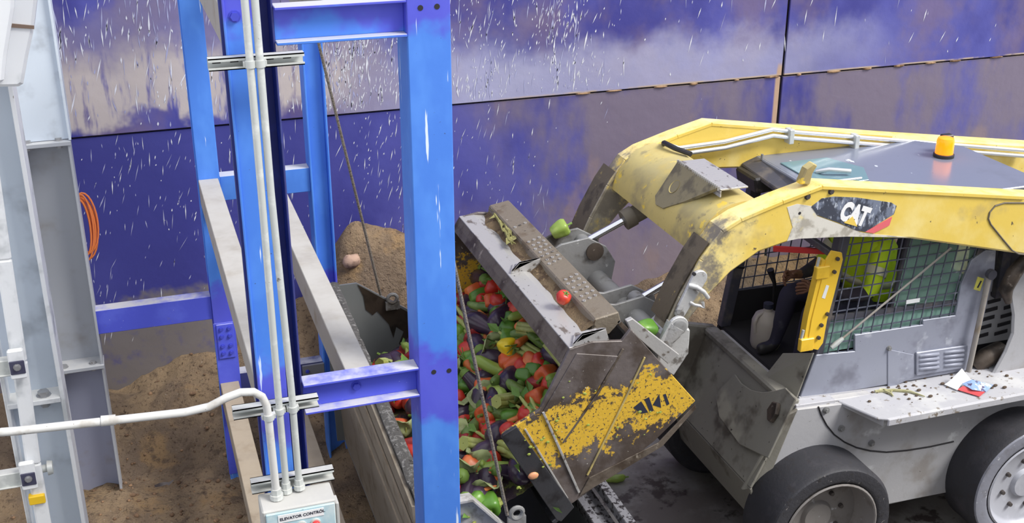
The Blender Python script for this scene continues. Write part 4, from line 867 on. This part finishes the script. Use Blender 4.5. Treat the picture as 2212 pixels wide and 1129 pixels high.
# wear strip, ribs and hem on the near side
MB().prism([(1.80, .93), (1.775, .945), (1.49, 1.47), (1.495, 1.485), (1.565, 1.52), (1.868, 1.0)], BN - .022, BN).build('wear_strip', M_edge, bk, bevel=.003)
MB().prism([(1.80, .93), (1.775, .945), (1.49, 1.47), (1.495, 1.485), (1.565, 1.52), (1.868, 1.0)], BF, BF + .022).build('wear_strip', M_edge, bk, bevel=.003)
def rib(L, w, t, mat=M_side, nm='side_rib'):
    pts = [aY(a_, b_, BN) for a_, b_ in L]; b = MB()
    for p_, q_ in zip(pts, pts[1:]): b.bar(p_ - V(0, t / 2, 0), q_ - V(0, t / 2, 0), w, t, (0, 1, 0))
    return b.build(nm, mat, bk, bevel=.002)
rib([(1172, 888), (1200, 950), (1250, 1062)], .012, .010, M_bucketlip)
rib([(1133, 925), (1225, 1075)], .010, .008, M_bucketlip)
rib([(1345, 752), (1290, 850), (1215, 955)], .012, .008, M_bucket)
rib([(1392, 770), (1345, 870), (1268, 1025)], .010, .008, M_yeldirt)
MB().prism(xz([(1172, 888), (1245, 762), (1335, 768), (1215, 958)], BN), BN - .006, BN).build('lap_plate', M_side, bk, bevel=.002)
MB().prism(xz([(1250, 1070), (1272, 1030), (1420, 955), (1500, 872), (1503, 880), (1430, 962)], BN), BN - .008, BN).build('heel_hem', M_bucket, bk, bevel=.002)
for L in ([(1368, 880), (1385, 866), (1400, 890), (1385, 893)], [(1392, 862), (1402, 857), (1412, 886), (1404, 890)], [(1410, 874), (1424, 850), (1428, 880)], [(1432, 852), (1438, 850), (1446, 872), (1440, 875)]):
    MB().prism(xz(L, BN), BN - .0015, BN).build('worn_letter', M_ink, bk)
# lip, trough and step bar along the top
MB().sheet([(1.795, 1.795), (1.812, 1.835), (1.835, 1.872)], BN + .02, BF, .03).build('lip_face', M_bucket, bk)
MB().sheet([(1.835, 1.878), (1.92, 1.885), (2.03, 1.865)], BN + .01, BF, .018).build('top_plate', M_bucketlip, bk, bevel=.002)
b = MB(); prev = None
for i in range(60):
    t = i / 59; y = BN + .14 + (BF - BN - .18) * t; k = len(b.v); h = .012 + .02 * (noise.noise(Vector((y * 5, 0, 7))) + .5); w = .05 + .03 * noise.noise(Vector((y * 6, 3, 0)))
    b.v += [Vector((2.03 - w * 1.7, y, 1.868)), Vector((2.03 - w, y, 1.876 + h * .6)), Vector((2.03 - w * .3, y, 1.885 + h)), Vector((2.022, y, 1.90 + h * 1.2))]
    if prev is not None: b.f += [(prev + j, prev + j + 1, k + j + 1, k + j) for j in range(3)]
    prev = k
b.build('caked_earth', pm('brown_caked_earth', (112, 94, 70), .95, 0, [((84, 66, 48), 14, .5, .6), ((146, 124, 92), 26, .6, .68)], (40, .8, .02)), bk, smooth=60)
MB().prism([(2.0, 1.835), (2.02, 1.935), (2.145, 1.955), (2.16, 1.90), (2.10, 1.84)], BN + .15, BF - .02).build('step_bar', M_bucketbar, bk, bevel=.006)
b = MB()
for g0, g1 in ((4.95, 5.28), (5.45, 5.85), (6.02, 6.1)):
    for i in range(int((g1 - g0) / .055)):
        for j in range(3): x = 2.045 + .034 * j + .008 * (i % 2); z = 1.939 + .0055 * j * 1.0 + .0; b.lathe([(.009, -.002), (.009, .006), (.005, .006), (.004, -.002)], (x, g0 + i * .055 + .01 * j, z), (0, 0, 1), 8)
tag(b.build('grip_studs', M_bucketlip, bk), kind='stuff')
for y in (BN + .01, 5.52):
    MB().extr([(1.85, y, 1.88), (1.90, y, 1.935), (2.02, y, 1.945), (2.04, y, 1.88)], (0, .016, 0)).build('gusset', M_bucketlip, bk, bevel=.002)
    MB().extr([(1.85, y - .0, 1.885), (1.90, y - .0, 1.935), (2.02, y - .0, 1.945), (2.03, y + .10, 1.90), (1.9, y + .10, 1.89)], (0, 0, .008)).build('gusset_cap', M_bucketlip, bk)
MB().prism([(2.13, 1.965), (2.16, 1.975), (2.42, 1.74), (2.36, 1.70), (2.16, 1.90)], BN + .02, BN + .05).build('corner_plate', M_bucketlip, bk, bevel=.003)
MB().bar((1.80, BN - .02, .96), (1.80, BF + .02, .96), .11, .025, (-.6, 0, .8)).build('cutting_edge', M_edge, bk, bevel=.004)

# ------------------------------------------------------------------ operator seated in the cab
M_skin = pm('brown_skin', (112, 76, 58), .55)
M_sleeve = pm('dark_work_clothes', (58, 52, 62), .85, 0, [((80, 72, 78), 8, .5, .7)], (40, .2))
M_trouser = pm('dark_trousers', (44, 42, 62), .85, 0, [((84, 82, 92), 5, .55, .7)], (40, .2))
M_vest = pm('hi_vis_vest', (214, 242, 40), .7, 0, [((200, 230, 36), 6, .5, .7)], (16, .25))
M_reflect = pm('reflective_tape', (208, 204, 170), .4, .2)
M_glove = pm('grey_glove', (108, 104, 100), .9)
M_hair = pm('black_hair', (26, 22, 22), .8)
def skinned(name, verts, edges, root, sub=2):
    me = bpy.data.meshes.new(name); me.from_pydata([v[0] for v in verts], edges, []); o = bpy.data.objects.new(name, me); COL.objects.link(o)
    o.modifiers.new('skin', 'SKIN'); sv = me.skin_vertices[0].data
    for i, v in enumerate(verts):
        r_ = v[1]; sv[i].radius = r_ if isinstance(r_, tuple) else (r_, r_); sv[i].use_root = (i == root)
    m = o.modifiers.new('sub', 'SUBSURF'); m.levels = m.render_levels = sub
    dg = bpy.context.evaluated_depsgraph_get(); dg.update(); out = bpy.data.meshes.new_from_object(o.evaluated_get(dg)); bpy.data.objects.remove(o); return out
vt = []; ed = []
def nd(p_, r_, par=None):
    vt.append((p_, r_)); i = len(vt) - 1
    if par is not None: ed.append((par, i))
    return i
PX, PY = 4.10, 5.45
pel = nd((PX, PY, 1.46), (.15, .12)); wst = nd((PX - .02, PY, 1.62), (.145, .105), pel); chs = nd((PX - .06, PY, 1.80), (.165, .11), wst)
nk0 = nd((PX - .09, PY, 1.915), .06, chs); nk = nd((PX - .115, PY, 1.965), .052, nk0); hd = nd((PX - .145, PY, 2.035), (.078, .086), nk); hd2 = nd((PX - .15, PY, 2.10), (.07, .08), hd)
for s_ in (-1, 1):
    sh = nd((PX - .07, PY + s_ * .17, 1.855), .068, chs); el = nd((PX - .18, PY + s_ * .25, 1.60), .050, sh)
    fa_ = nd((PX - .31, PY + s_ * .19, 1.585), .043, el); wr = nd((PX - .42, PY + s_ * .11, 1.61), .030, fa_)
    pm_ = nd((PX - .475, PY + s_ * .10, 1.622), (.036, .018), wr)
    for k in range(4):
        dz = .030 - .02 * k; L_ = (.03, .035, .032, .025)[k]
        f1 = nd((PX - .52, PY + s_ * .095, 1.622 + dz), .0095, pm_); f2 = nd((PX - .52 - L_, PY + s_ * .08, 1.616 + dz), .009, f1); f3 = nd((PX - .52 - L_ * .9, PY + s_ * .06, 1.60 + dz), .008, f2)
    t1 = nd((PX - .48, PY + s_ * .065, 1.642), .011, pm_); nd((PX - .515, PY + s_ * .045, 1.65), .009, t1)
    hp = nd((PX - .06, PY + s_ * .09, 1.44), .10, pel); kn = nd((PX - .47, PY + s_ * .13, 1.50), .068, hp); cf = nd((PX - .49, PY + s_ * .13, 1.36), .058, kn); an_ = nd((PX - .53, PY + s_ * .13, 1.20), .04, cf); he = nd((PX - .55, PY + s_ * .13, 1.145), .042, an_); nd((PX - .66, PY + s_ * .13, 1.132), (.03, .04), he)
me = skinned('person_body', vt, ed, pel)
per = thing('person', 'seated operator in a yellow-green safety vest holding the controls', 'person', (PX, PY, 1.10))
me.transform(Matrix.Translation(-per.location)); me.materials.clear()
for m in (M_sleeve, M_trouser, M_skin, M_glove, M_black, M_vest): me.materials.append(m)
for p_ in me.polygons:
    c_ = p_.center + per.location; p_.use_smooth = True
    if c_.z > 1.925 and abs(c_.y - PY) < .13: p_.material_index = 2
    elif c_.x < PX - .42 and c_.z > 1.55: p_.material_index = 2
    elif c_.z > 1.60 and abs(c_.y - PY) > .12 and c_.x > PX - .22: p_.material_index = 5
    elif c_.z < 1.17: p_.material_index = 4
    elif c_.z < 1.57 and (abs(c_.y - PY) < .22 and not (c_.z > 1.53 and abs(c_.y - PY) > .16)): p_.material_index = 1
body = bpy.data.objects.new('body', me); COL.objects.link(body); body.parent = per
# face and hair
hx, hz = PX - .15, 2.055
f = MB(); f.ball((hx - .083, PY, hz - .015), (.02, .014, .022), 10, 6); f.build('nose', M_skin, per, smooth=80)
for s_ in (-1, 1):
    MB().ball((hx - .068, PY + s_ * .032, hz + .012), (.012, .014, .009), 10, 6).build('eye', M_paper, per, smooth=80)
    MB().ball((hx - .079, PY + s_ * .032, hz + .012), (.005, .006, .006), 8, 6).build('pupil', M_ink, per, smooth=80)
    MB().ball((hx + .005, PY + s_ * .084, hz), (.02, .01, .03), 10, 6).build('ear', M_skin, per, smooth=80)
MB().ball((hx - .072, PY, hz - .058), (.012, .026, .006), 10, 6).build('mouth', pm('lips', (96, 56, 50), .5), per, smooth=80)
MB().ball((hx + .018, PY, hz + .045), (.088, .088, .066), 16, 10).build('hair', M_hair, per, smooth=80)
# vest: shell round the trunk, open at the arms
b = MB(); n = 28; rows = []
for z, cx_, rx, ry in ((1.50, PX - .005, .155, .185), (1.60, PX - .02, .15, .178), (1.72, PX - .045, .152, .19), (1.82, PX - .062, .150, .205), (1.875, PX - .075, .125, .20), (1.925, PX - .09, .085, .13)):
    k = len(b.v); rows.append(k)
    for j in range(n):
        t = 2 * math.pi * j / n; w = .006 * math.sin(5 * t + z * 20); b.v.append(Vector((cx_ + (rx + w) * math.cos(t), PY + (ry + w) * math.sin(t), z)))
for a_, c_ in zip(rows, rows[1:]):
    for j in range(n): b.f.append((a_ + j, a_ + (j + 1) % n, c_ + (j + 1) % n, c_ + j))
vo = b.build('vest', M_vest, per, smooth=80); so = vo.modifiers.new('thick', 'SOLIDIFY'); so.thickness = .006
for z, cx_, rx, ry in ((1.58, PX - .018, .158, .186),):
    b = MB(); r0 = []
    for dz in (0, .045):
        for j in range(n): t = 2 * math.pi * j / n; b.v.append(Vector((cx_ + rx * math.cos(t), PY + ry * math.sin(t), z + dz)))
    b.f = [(j, (j + 1) % n, n + (j + 1) % n, n + j) for j in range(n)]; o = b.build('reflective_band', M_reflect, vo, smooth=80); o.modifiers.new('thick', 'SOLIDIFY').thickness = .003
for s_ in (-1, 1):       # tape round the upper arms
    a_, b_ = V(PX - .125, PY + s_ * .21, 1.74), V(PX - .145, PY + s_ * .225, 1.70); MB().tube([a_, b_], [.066, .063], 16, False).build('sleeve_tape', M_reflect, vo, smooth=60)
# jug by the doorway
q = aZ(1652, 745, 1.10)
jg = thing('jug', 'dusty off-white plastic jug standing in the cab doorway', 'jug', (q.x, q.y, 1.10))
M_jug = pm('milky_plastic', (176, 168, 160), .5)
MB().lathe([(0, 0), (.085, 0), (.092, .02), (.092, .17), (.075, .21), (.03, .235), (.026, .26)], jg.location, (0, 0, 1), 22).build('body', M_jug, jg, smooth=50)
MB().lathe([(.03, .255), (.03, .285), (0, .288)], jg.location, (0, 0, 1), 14).build('cap', M_ink, jg, smooth=50)
MB().tube([(q.x - .03, q.y - .0, 1.325), (q.x - .08, q.y - .02, 1.32), (q.x - .098, q.y - .02, 1.27), (q.x - .088, q.y - .02, 1.21)], .012, 8).build('handle', M_jug, jg, smooth=60)

# ------------------------------------------------------------------ vegetables
def veg_mat(name, c, c2, rough=.35, sc=8): return pm(name, c, rough, 0, [(c2, sc, .5, .66)], (20, .08))
M_tom = veg_mat('tomato_skin', (192, 52, 40), (212, 84, 52)); M_redp = veg_mat('red_pepper_skin', (136, 34, 36), (166, 50, 44)); M_grnp = veg_mat('green_pepper_skin', (84, 128, 46), (110, 152, 58))
M_lgrn = veg_mat('light_green_skin', (138, 162, 72), (164, 184, 96)); M_egg = veg_mat('aubergine_skin', (54, 40, 58), (70, 52, 72), .25); M_cuc = veg_mat('cucumber_skin', (90, 116, 52), (116, 140, 74), .45, 14)
M_car = veg_mat('carrot_skin', (190, 100, 44), (206, 126, 66), .5, 12); M_yelp = veg_mat('yellow_pepper_skin', (236, 206, 36), (244, 222, 80)); M_orp = veg_mat('orange_pepper_skin', (206, 92, 48), (220, 122, 66))
M_cel = veg_mat('celery_stalk', (160, 168, 92), (182, 188, 122), .5, 20); M_stem = veg_mat('green_stem', (104, 132, 56), (130, 154, 80), .6); M_leaf = veg_mat('leaf', (104, 140, 64), (146, 170, 90), .6)
def body(name, mat, prof, lob=0, amp=0, n=20, bend=0):
    b = MB(); k = len(prof)
    for r_, h in prof:
        for j in range(n):
            t = 2 * math.pi * j / n; rr = max(r_ * (1 + amp * math.cos(lob * t)), 1e-4); b.v.append(Vector((rr * math.cos(t) + bend * h * h, rr * math.sin(t), h)))
    for i in range(k - 1):
        for j in range(n): b.f.append((i * n + j, i * n + (j + 1) % n, (i + 1) * n + (j + 1) % n, (i + 1) * n + j))
    return b.build(name, mat, None, (0, 0, 0), smooth=80)
def stem(par, pts, r_, mat=M_stem): return MB().tube(pts, r_, 6).build('stem', mat, par, smooth=60)
PEP = [(0, -.052), (.022, -.054), (.034, -.048), (.043, -.02), (.050, .015), (.050, .035), (.040, .052), (.020, .050), (0, .042)]
def pepper(name, mat): o = body(name, mat, PEP, 4, .09, 24); stem(o, [(0, 0, .04), (.004, 0, .06), (.012, 0, .082)], [.010, .007, .008]); return o
def mk_tomato():
    o = body('tomato', M_tom, [(0, -.046), (.024, -.045), (.042, -.03), (.052, 0), (.046, .028), (.028, .042), (.008, .040), (0, .036)], 5, .03)
    b = MB()
    for k in range(5): t = 2 * math.pi * k / 5; b.add([(0, 0, .042), (.012 * math.cos(t - .5), .012 * math.sin(t - .5), .045), (.032 * math.cos(t), .032 * math.sin(t), .043), (.012 * math.cos(t + .5), .012 * math.sin(t + .5), .045)], [(0, 1, 2, 3)])
    b.tube([(0, 0, .04), (.003, 0, .058)], .004, 6); b.build('calyx', M_stem, o); return o
def mk_aubergine():
    o = body('aubergine', M_egg, [(0, -.115), (.024, -.112), (.042, -.09), (.050, -.055), (.046, -.01), (.036, .04), (.028, .08), (.018, .098), (0, .1)], 0, 0, 18, .6)
    b = MB(); b.lathe([(.033, .072), (.026, .098), (.010, .108), (0, .108)], (0.004, 0, 0), (0, 0, 1), 10).tube([(.005, 0, .1), (.012, 0, .13)], .007, 6); b.build('calyx', M_stem, o, smooth=60); return o
def mk_cucumber(name='cucumber', mat=M_cuc):
    o = body(name, mat, [(0, -.125), (.014, -.122), (.025, -.10), (.030, -.04), (.030, .04), (.025, .10), (.012, .122), (0, .125)], 6, .04, 18, 1.2); stem(o, [(.016, 0, .12), (.02, 0, .135)], .005); return o
def mk_carrot():
    o = body('carrot', M_car, [(0, -.13), (.005, -.125), (.012, -.06), (.020, .03), (.024, .08), (.018, .092), (0, .094)], 0, 0, 12); b = MB()
    for k in range(4): b.tube([(0, 0, .09), (.01 * math.cos(k * 1.6), .01 * math.sin(k * 1.6), .13), (.03 * math.cos(k * 1.6), .03 * math.sin(k * 1.6), .17)], .003, 5)
    b.build('tops', M_stem, o); return o
def mk_celery():
    b = MB()
    for k in range(6):
        t = k * 1.05; x, y = .022 * math.cos(t), .022 * math.sin(t); b.tube([(x * .8, y * .8, -.13), (x, y, -.02), (x * 1.3, y * 1.3, .10), (x * 2.1, y * 2.1, .16)], [.016, .015, .011, .006], 6)
    o = b.build('celery', M_cel, None, (0, 0, 0), smooth=60); b = MB()
    for k in range(6): t = k * 1.05; x, y = .05 * math.cos(t), .05 * math.sin(t); b.add([(x * .9, y * .9, .15), (x * 1.4 - y * .4, y * 1.4 + x * .4, .18), (x * 1.5, y * 1.5, .22), (x * 1.4 + y * .4, y * 1.4 - x * .4, .18)], [(0, 1, 2, 3)])
    b.build('leaves', M_leaf, o); return o
def mk_lettuce():
    b = MB(); n = 20
    for i in range(6):
        for j in range(n):
            t = 2 * math.pi * j / n; r_ = .015 + .016 * i; b.v.append(Vector((r_ * math.cos(t), r_ * math.sin(t) * .8, .016 * math.sin(3 * t + i) * i * .35 + .010 * i)))
    b.f = [(i * n + j, i * n + (j + 1) % n, (i + 1) * n + (j + 1) % n, (i + 1) * n + j) for i in range(5) for j in range(n)] + [tuple(range(n))]
    o = b.build('lettuce_leaf', veg_mat('lettuce', (150, 160, 108), (170, 178, 134), .6, 14), None, (0, 0, 0), smooth=80); o.modifiers.new('thick', 'SOLIDIFY').thickness = .003
    MB().tube([(-.08, 0, .03), (0, 0, .004), (.05, 0, .02)], [.003, .007, .004], 6).build('midrib', M_cel, o); return o

def heap(x, y):
    h = 1.03 + .10 * sm(1.1, 1.5, x) + .60 * max(0, x - 1.52) - .16 * sm(6.0, 6.7, y) * (1 - sm(1.5, 1.8, x)) + .10 * sm(5.2, 5.9, y) * sm(1.4, 2.0, x)
    h -= .12 * sm(4.85, 4.55, y) * sm(1.2, 1.6, x)
    h += .03 * noise.noise(Vector((x * 4, y * 4, 0)))
    return h
vsx = []; fsx = []; NX, NY = 46, 80
for j in range(NY + 1):
    for i in range(NX + 1):
        x = 1.125 + 1.05 * i / NX; y0_ = SY0 + .02 + .13 * sm(1.33, 1.5, x); y = y0_ + (SY0 + 1.89 - y0_) * j / NY
        vsx.append((x, y, heap(x, y) - .035 + .018 * noise.fractal(Vector((x * 14, y * 14, 1)), 1, 2, 3)))
for j in range(NY):
    for i in range(NX): a = j * (NX + 1) + i; fsx.append((a, a + 1, a + NX + 2, a + NX + 1))
mash = MB().add(vsx, fsx).build('vegetable_scraps', pm('crushed_vegetables', (74, 66, 44), .7, 0, [((58, 40, 50), 9, .45, .6), ((112, 118, 54), 14, .56, .64), ((140, 62, 40), 17, .62, .68)], (30, .6, .03)), None, (1.6, 5.5, .9), smooth=180)
tag(mash, 'dark crushed vegetable scraps filling the hopper between whole pieces', 'food scraps', kind='stuff')
KINDS = {
 'tomato': (mk_tomato, 'red tomato among the vegetables poured into the hopper', 'tomato', 58),
 'red_pepper': (lambda: pepper('red_pepper', M_redp), 'dark red bell pepper among the vegetables poured into the hopper', 'pepper', 30),
 'orange_pepper': (lambda: pepper('orange_pepper', M_orp), 'orange bell pepper among the vegetables poured into the hopper', 'pepper', 32),
 'green_pepper': (lambda: pepper('green_pepper', M_grnp), 'green bell pepper among the vegetables poured into the hopper', 'pepper', 34),
 'marrow': (lambda: mk_cucumber('marrow', M_lgrn), 'pale green marrow among the vegetables poured into the hopper', 'marrow', 22),
 'cucumber': (mk_cucumber, 'green cucumber among the vegetables poured into the hopper', 'cucumber', 24),
 'aubergine': (mk_aubergine, 'dark purple aubergine among the vegetables poured into the hopper', 'aubergine', 54),
 'carrot': (mk_carrot, 'orange carrot among the vegetables poured into the hopper', 'carrot', 20),
 'celery': (mk_celery, 'pale celery bunch among the vegetables poured into the hopper', 'celery', 20),
 'lettuce_leaf': (mk_lettuce, 'crumpled lettuce leaf among the vegetables poured into the hopper', 'lettuce', 12)}
protos = {k: v[0]() for k, v in KINDS.items()}
names = [k for k, v in KINDS.items() for _ in range(v[3])]; rnd.shuffle(names)
spots = []; tries = 0
while len(spots) < len(names) and tries < 60000:
    tries += 1; x = rnd.uniform(1.15, 2.12); y = rnd.uniform(4.60, 6.36)
    if x > 1.40 and y < 4.60 + .17 * sm(1.40, 1.55, x): continue
    if x < 1.20: continue
    dmin = .075 if tries < 30000 else .05
    if all((x - a) ** 2 + (y - c_) ** 2 > dmin * dmin for a, c_ in spots): spots.append((x, y))
used = set()
for nm, (x, y) in zip(names, spots):
    o = protos[nm] if nm not in used else copy_tree(protos[nm])
    used.add(nm); k = KINDS[nm]; x = max(x, 1.36) if nm in ('celery', 'aubergine', 'marrow', 'cucumber', 'carrot') else x; s_ = rnd.uniform(.85, 1.2) * (1.12 if nm in ('aubergine', 'celery', 'marrow') else 1.0)
    o.scale = (s_, s_, s_); o.rotation_euler = Euler((R(90) + rnd.uniform(-.6, .6), rnd.uniform(0, 6.28), rnd.uniform(0, 6.28))) if nm not in ('tomato', 'lettuce_leaf') else Euler((rnd.uniform(-1.4, 1.4), rnd.uniform(-1.2, 1.2), rnd.uniform(0, 6.28)))
    o.location = (x, y, heap(x, y) + rnd.uniform(-.012, .03)); zy = 'near the front rope' if y < 5.15 else ('half-way along the hopper' if y < 5.75 else 'at the far end')
    zx = 'by the left lip' if x < 1.45 else ('at the bucket mouth' if x < 1.75 else 'inside the tipped bucket')
    head = k[1].split(' among')[0]; tag(o, head + ' ' + zx + ', ' + zy, k[2], nm.replace('_', ' ') + ' pieces ' + zx + ' ' + zy)
def single(o, label, cat, loc, rot, s_=1.0):
    o.location = loc; o.rotation_euler = rot; o.scale = (s_, s_, s_); tag(o, label, cat)
    if 'group' in o: del o['group']
    return o
q = aZ(1096, 826, 1.20); single(pepper('yellow_pepper', M_yelp), 'single bright yellow pepper amid the darker vegetables in the hopper', 'pepper', (q.x, q.y, heap(q.x, q.y) + .06), (R(80), .5, .4), 1.0)
single(pepper('green_pepper', M_lgrn), 'light green pepper caught on the far coupler bracket', 'pepper', (2.235, 5.80, 1.985), (R(60), .4, 1.2), .95)
single(pepper('green_pepper', M_grnp), 'glossy green pepper lodged beside the near arm pivot', 'pepper', tuple(aY(1394, 710, 4.84)), (R(110), .3, 2.0), 1.0)
single(mk_tomato(), 'squashed red tomato lying in the trough of the bucket', 'tomato', tuple(aZ(1217, 642, 1.945)), (.5, .3, 0), .75)
q = aZ(1322, 1034, .03); o = body('chilli', M_lgrn, [(0, -.10), (.008, -.095), (.02, -.04), (.026, .03), (.022, .07), (.010, .085), (0, .086)], 0, 0, 14, 3.0); stem(o, [(.02, 0, .084), (.026, 0, .105)], .005)
single(o, 'curved green chilli lying on the concrete under the bucket', 'chilli', (q.x, q.y, .03), (R(90), R(10), R(75)), 1.1)
# wilted stalks in the trough and on the fender
def stalks(name, label, cat, base, sets, mat, leaf=None):
    o = thing(name, label, cat, base)
    for L in sets: MB().tube(L, [.009] * (len(L) - 1) + [.003], 6).build('stalk', mat, o, smooth=60)
    for c_, s_, a_ in leaf or ():
        c_ = Vector(c_); u_ = V(math.cos(a_), math.sin(a_), 0) * s_; w_ = V(-math.sin(a_), math.cos(a_), 0) * s_ * .4
        MB().add([c_ - u_, c_ - w_ + V(0, 0, .012), c_ + u_, c_ + w_ + V(0, 0, .008)], [(0, 1, 2, 3)]).build('leaf', mat, o)
    return o
M_wilt = veg_mat('wilted_green', (128, 124, 74), (160, 154, 100), .7, 16)
def tr(px, py): p_ = aZ(px, py, 1.92); return (p_.x, p_.y, 1.92)
stalks('wilted_stalks', 'wilted greenish stalks lying along the bucket trough', 'stalks', tr(1090, 490), [[tr(1072, 445), tr(1085, 470), tr(1095, 495), tr(1110, 515)], [tr(1068, 462), tr(1080, 480), tr(1086, 500)], [tr(1080, 455), tr(1100, 478), tr(1098, 510), tr(1106, 528)], [tr(1092, 500), tr(1100, 520), tr(1114, 526)]], M_wilt, [(tr(1078, 466), .08, .4), (tr(1086, 480), .07, 1.2), (tr(1104, 518), .08, .9), (tr(1072, 456), .07, 2.0), (tr(1096, 500), .07, 1.6)])
def fd(px, py, z=1.068): p_ = aZ(px, py, z); return (p_.x, p_.y, z)
stalks('dry_stem', 'thin dry stem with pale leaf lying on the fender', 'stem', fd(1930, 845), [[fd(1890, 845), fd(1930, 842), fd(1965, 845), fd(1998, 856)], [fd(1905, 842), fd(1925, 850), fd(1930, 855)]], veg_mat('dry_stem', (176, 172, 130), (206, 204, 170), .7), [(fd(1905, 843), .04, .3), (fd(1930, 843), .03, .5)])
# crumpled wrapper on the fender
wr_ = thing('snack_wrapper', 'crumpled white, blue and red wrapper lying on the fender', 'wrapper', fd(2095, 828))
M_wred = pm('wrapper_red', (216, 92, 96), .35); M_wblue = pm('wrapper_blue', (150, 178, 220), .35, 0, [((96, 86, 120), 34, .56, .62), ((236, 238, 244), 20, .6, .66)])
def fz(px, py, z): p_ = aZ(px, py, z); return (p_.x, p_.y, z)
b = MB(); b.add([fz(2040, 830, 1.070), fz(2056, 818, 1.100), fz(2078, 828, 1.090), fz(2068, 842, 1.070)], [(0, 1, 2, 3)]).add([fz(2056, 818, 1.100), fz(2078, 795, 1.150), fz(2098, 820, 1.110), fz(2078, 828, 1.090)], [(0, 1, 2, 3)])
o = b.build('folded_corner', M_paper, wr_); o.modifiers.new('thick', 'SOLIDIFY').thickness = .002
o = MB().add([fz(2078, 828, 1.090), fz(2098, 819, 1.105), fz(2146, 831, 1.080), fz(2130, 846, 1.072), fz(2100, 841, 1.085)], [(0, 1, 2, 3, 4)]).build('printed_face', M_wblue, wr_); o.modifiers.new('thick', 'SOLIDIFY').thickness = .002
o = MB().add([fz(2068, 841, 1.070), fz(2080, 833, 1.085), fz(2128, 846, 1.074), fz(2116, 856, 1.068)], [(0, 1, 2, 3)]).build('red_band', M_wred, wr_); o.modifiers.new('thick', 'SOLIDIFY').thickness = .002
# crumbs on the fender, splashes on the bucket side
b = MB()
for i in range(70): x = rnd.uniform(3.8, 5.1); y = rnd.choice((rnd.uniform(5.0, 5.08), rnd.uniform(4.78, 5.06))); r_ = rnd.uniform(.003, .010); b.ball((x, y, 1.06 + r_ * .5), (r_ * 1.4, r_, r_ * .8), 6, 4)
for px, py in ((2010, 855), (2036, 828), (2150, 832), (2170, 836), (1985, 842)): q = fd(px, py); b.ball((q[0], q[1], 1.068), (.016, .009, .008), 8, 5)
tag(b.build('fender_crumbs', pm('crumbs', (92, 78, 66), .95), None, (4.4, 4.95, 1.06)), 'dark crumbs of earth scattered on the fender top', 'crumbs', kind='stuff')
b = MB(); mats = [veg_mat('scrap_green', (146, 160, 70), (190, 196, 110), .6), M_tom]
for i in range(34):
    px, py = rnd.choice(((rnd.uniform(1115, 1215), rnd.uniform(925, 1090)), (rnd.uniform(1200, 1440), rnd.uniform(800, 960)))); q = aY(px, py, BN - .012)
    if not (1.5 < q.x < 2.45): continue
    r_ = rnd.uniform(.003, .008); b.ball((q.x, BN - .008 if q.x > 1.72 else BN - .024, q.z), (r_ * 1.4, r_ * .6, r_), 6, 4)
tag(b.build('splattered_scraps', mats[0], None, (1.9, BN, 1.2)), 'specks of vegetable splattered on the near side of the bucket', 'food scraps', kind='stuff')
q = aY(1152, 1027, BN - .03); b = MB(); b.ball((q.x, BN - .03, q.z), (.028, .012, .02), 10, 6); tag(b.build('fruit_peel', veg_mat('peel', (216, 150, 110), (176, 190, 90), .5, 30), None, (q.x, BN - .03, q.z - .02), smooth=70), 'pinkish fruit peel stuck on the black bucket edge strip', 'peel')
q = aY(1206, 1100, BN - .03); tag(MB().add([(q.x - .03, BN - .026, q.z + .02), (q.x, BN - .034, q.z + .012), (q.x + .024, BN - .026, q.z - .03), (q.x - .006, BN - .024, q.z - .01)], [(0, 1, 2, 3)]).build('leaf_scrap', M_leaf, None, (q.x, BN - .03, q.z - .03)), 'green leaf scrap clinging to the bucket corner tip', 'leaf')
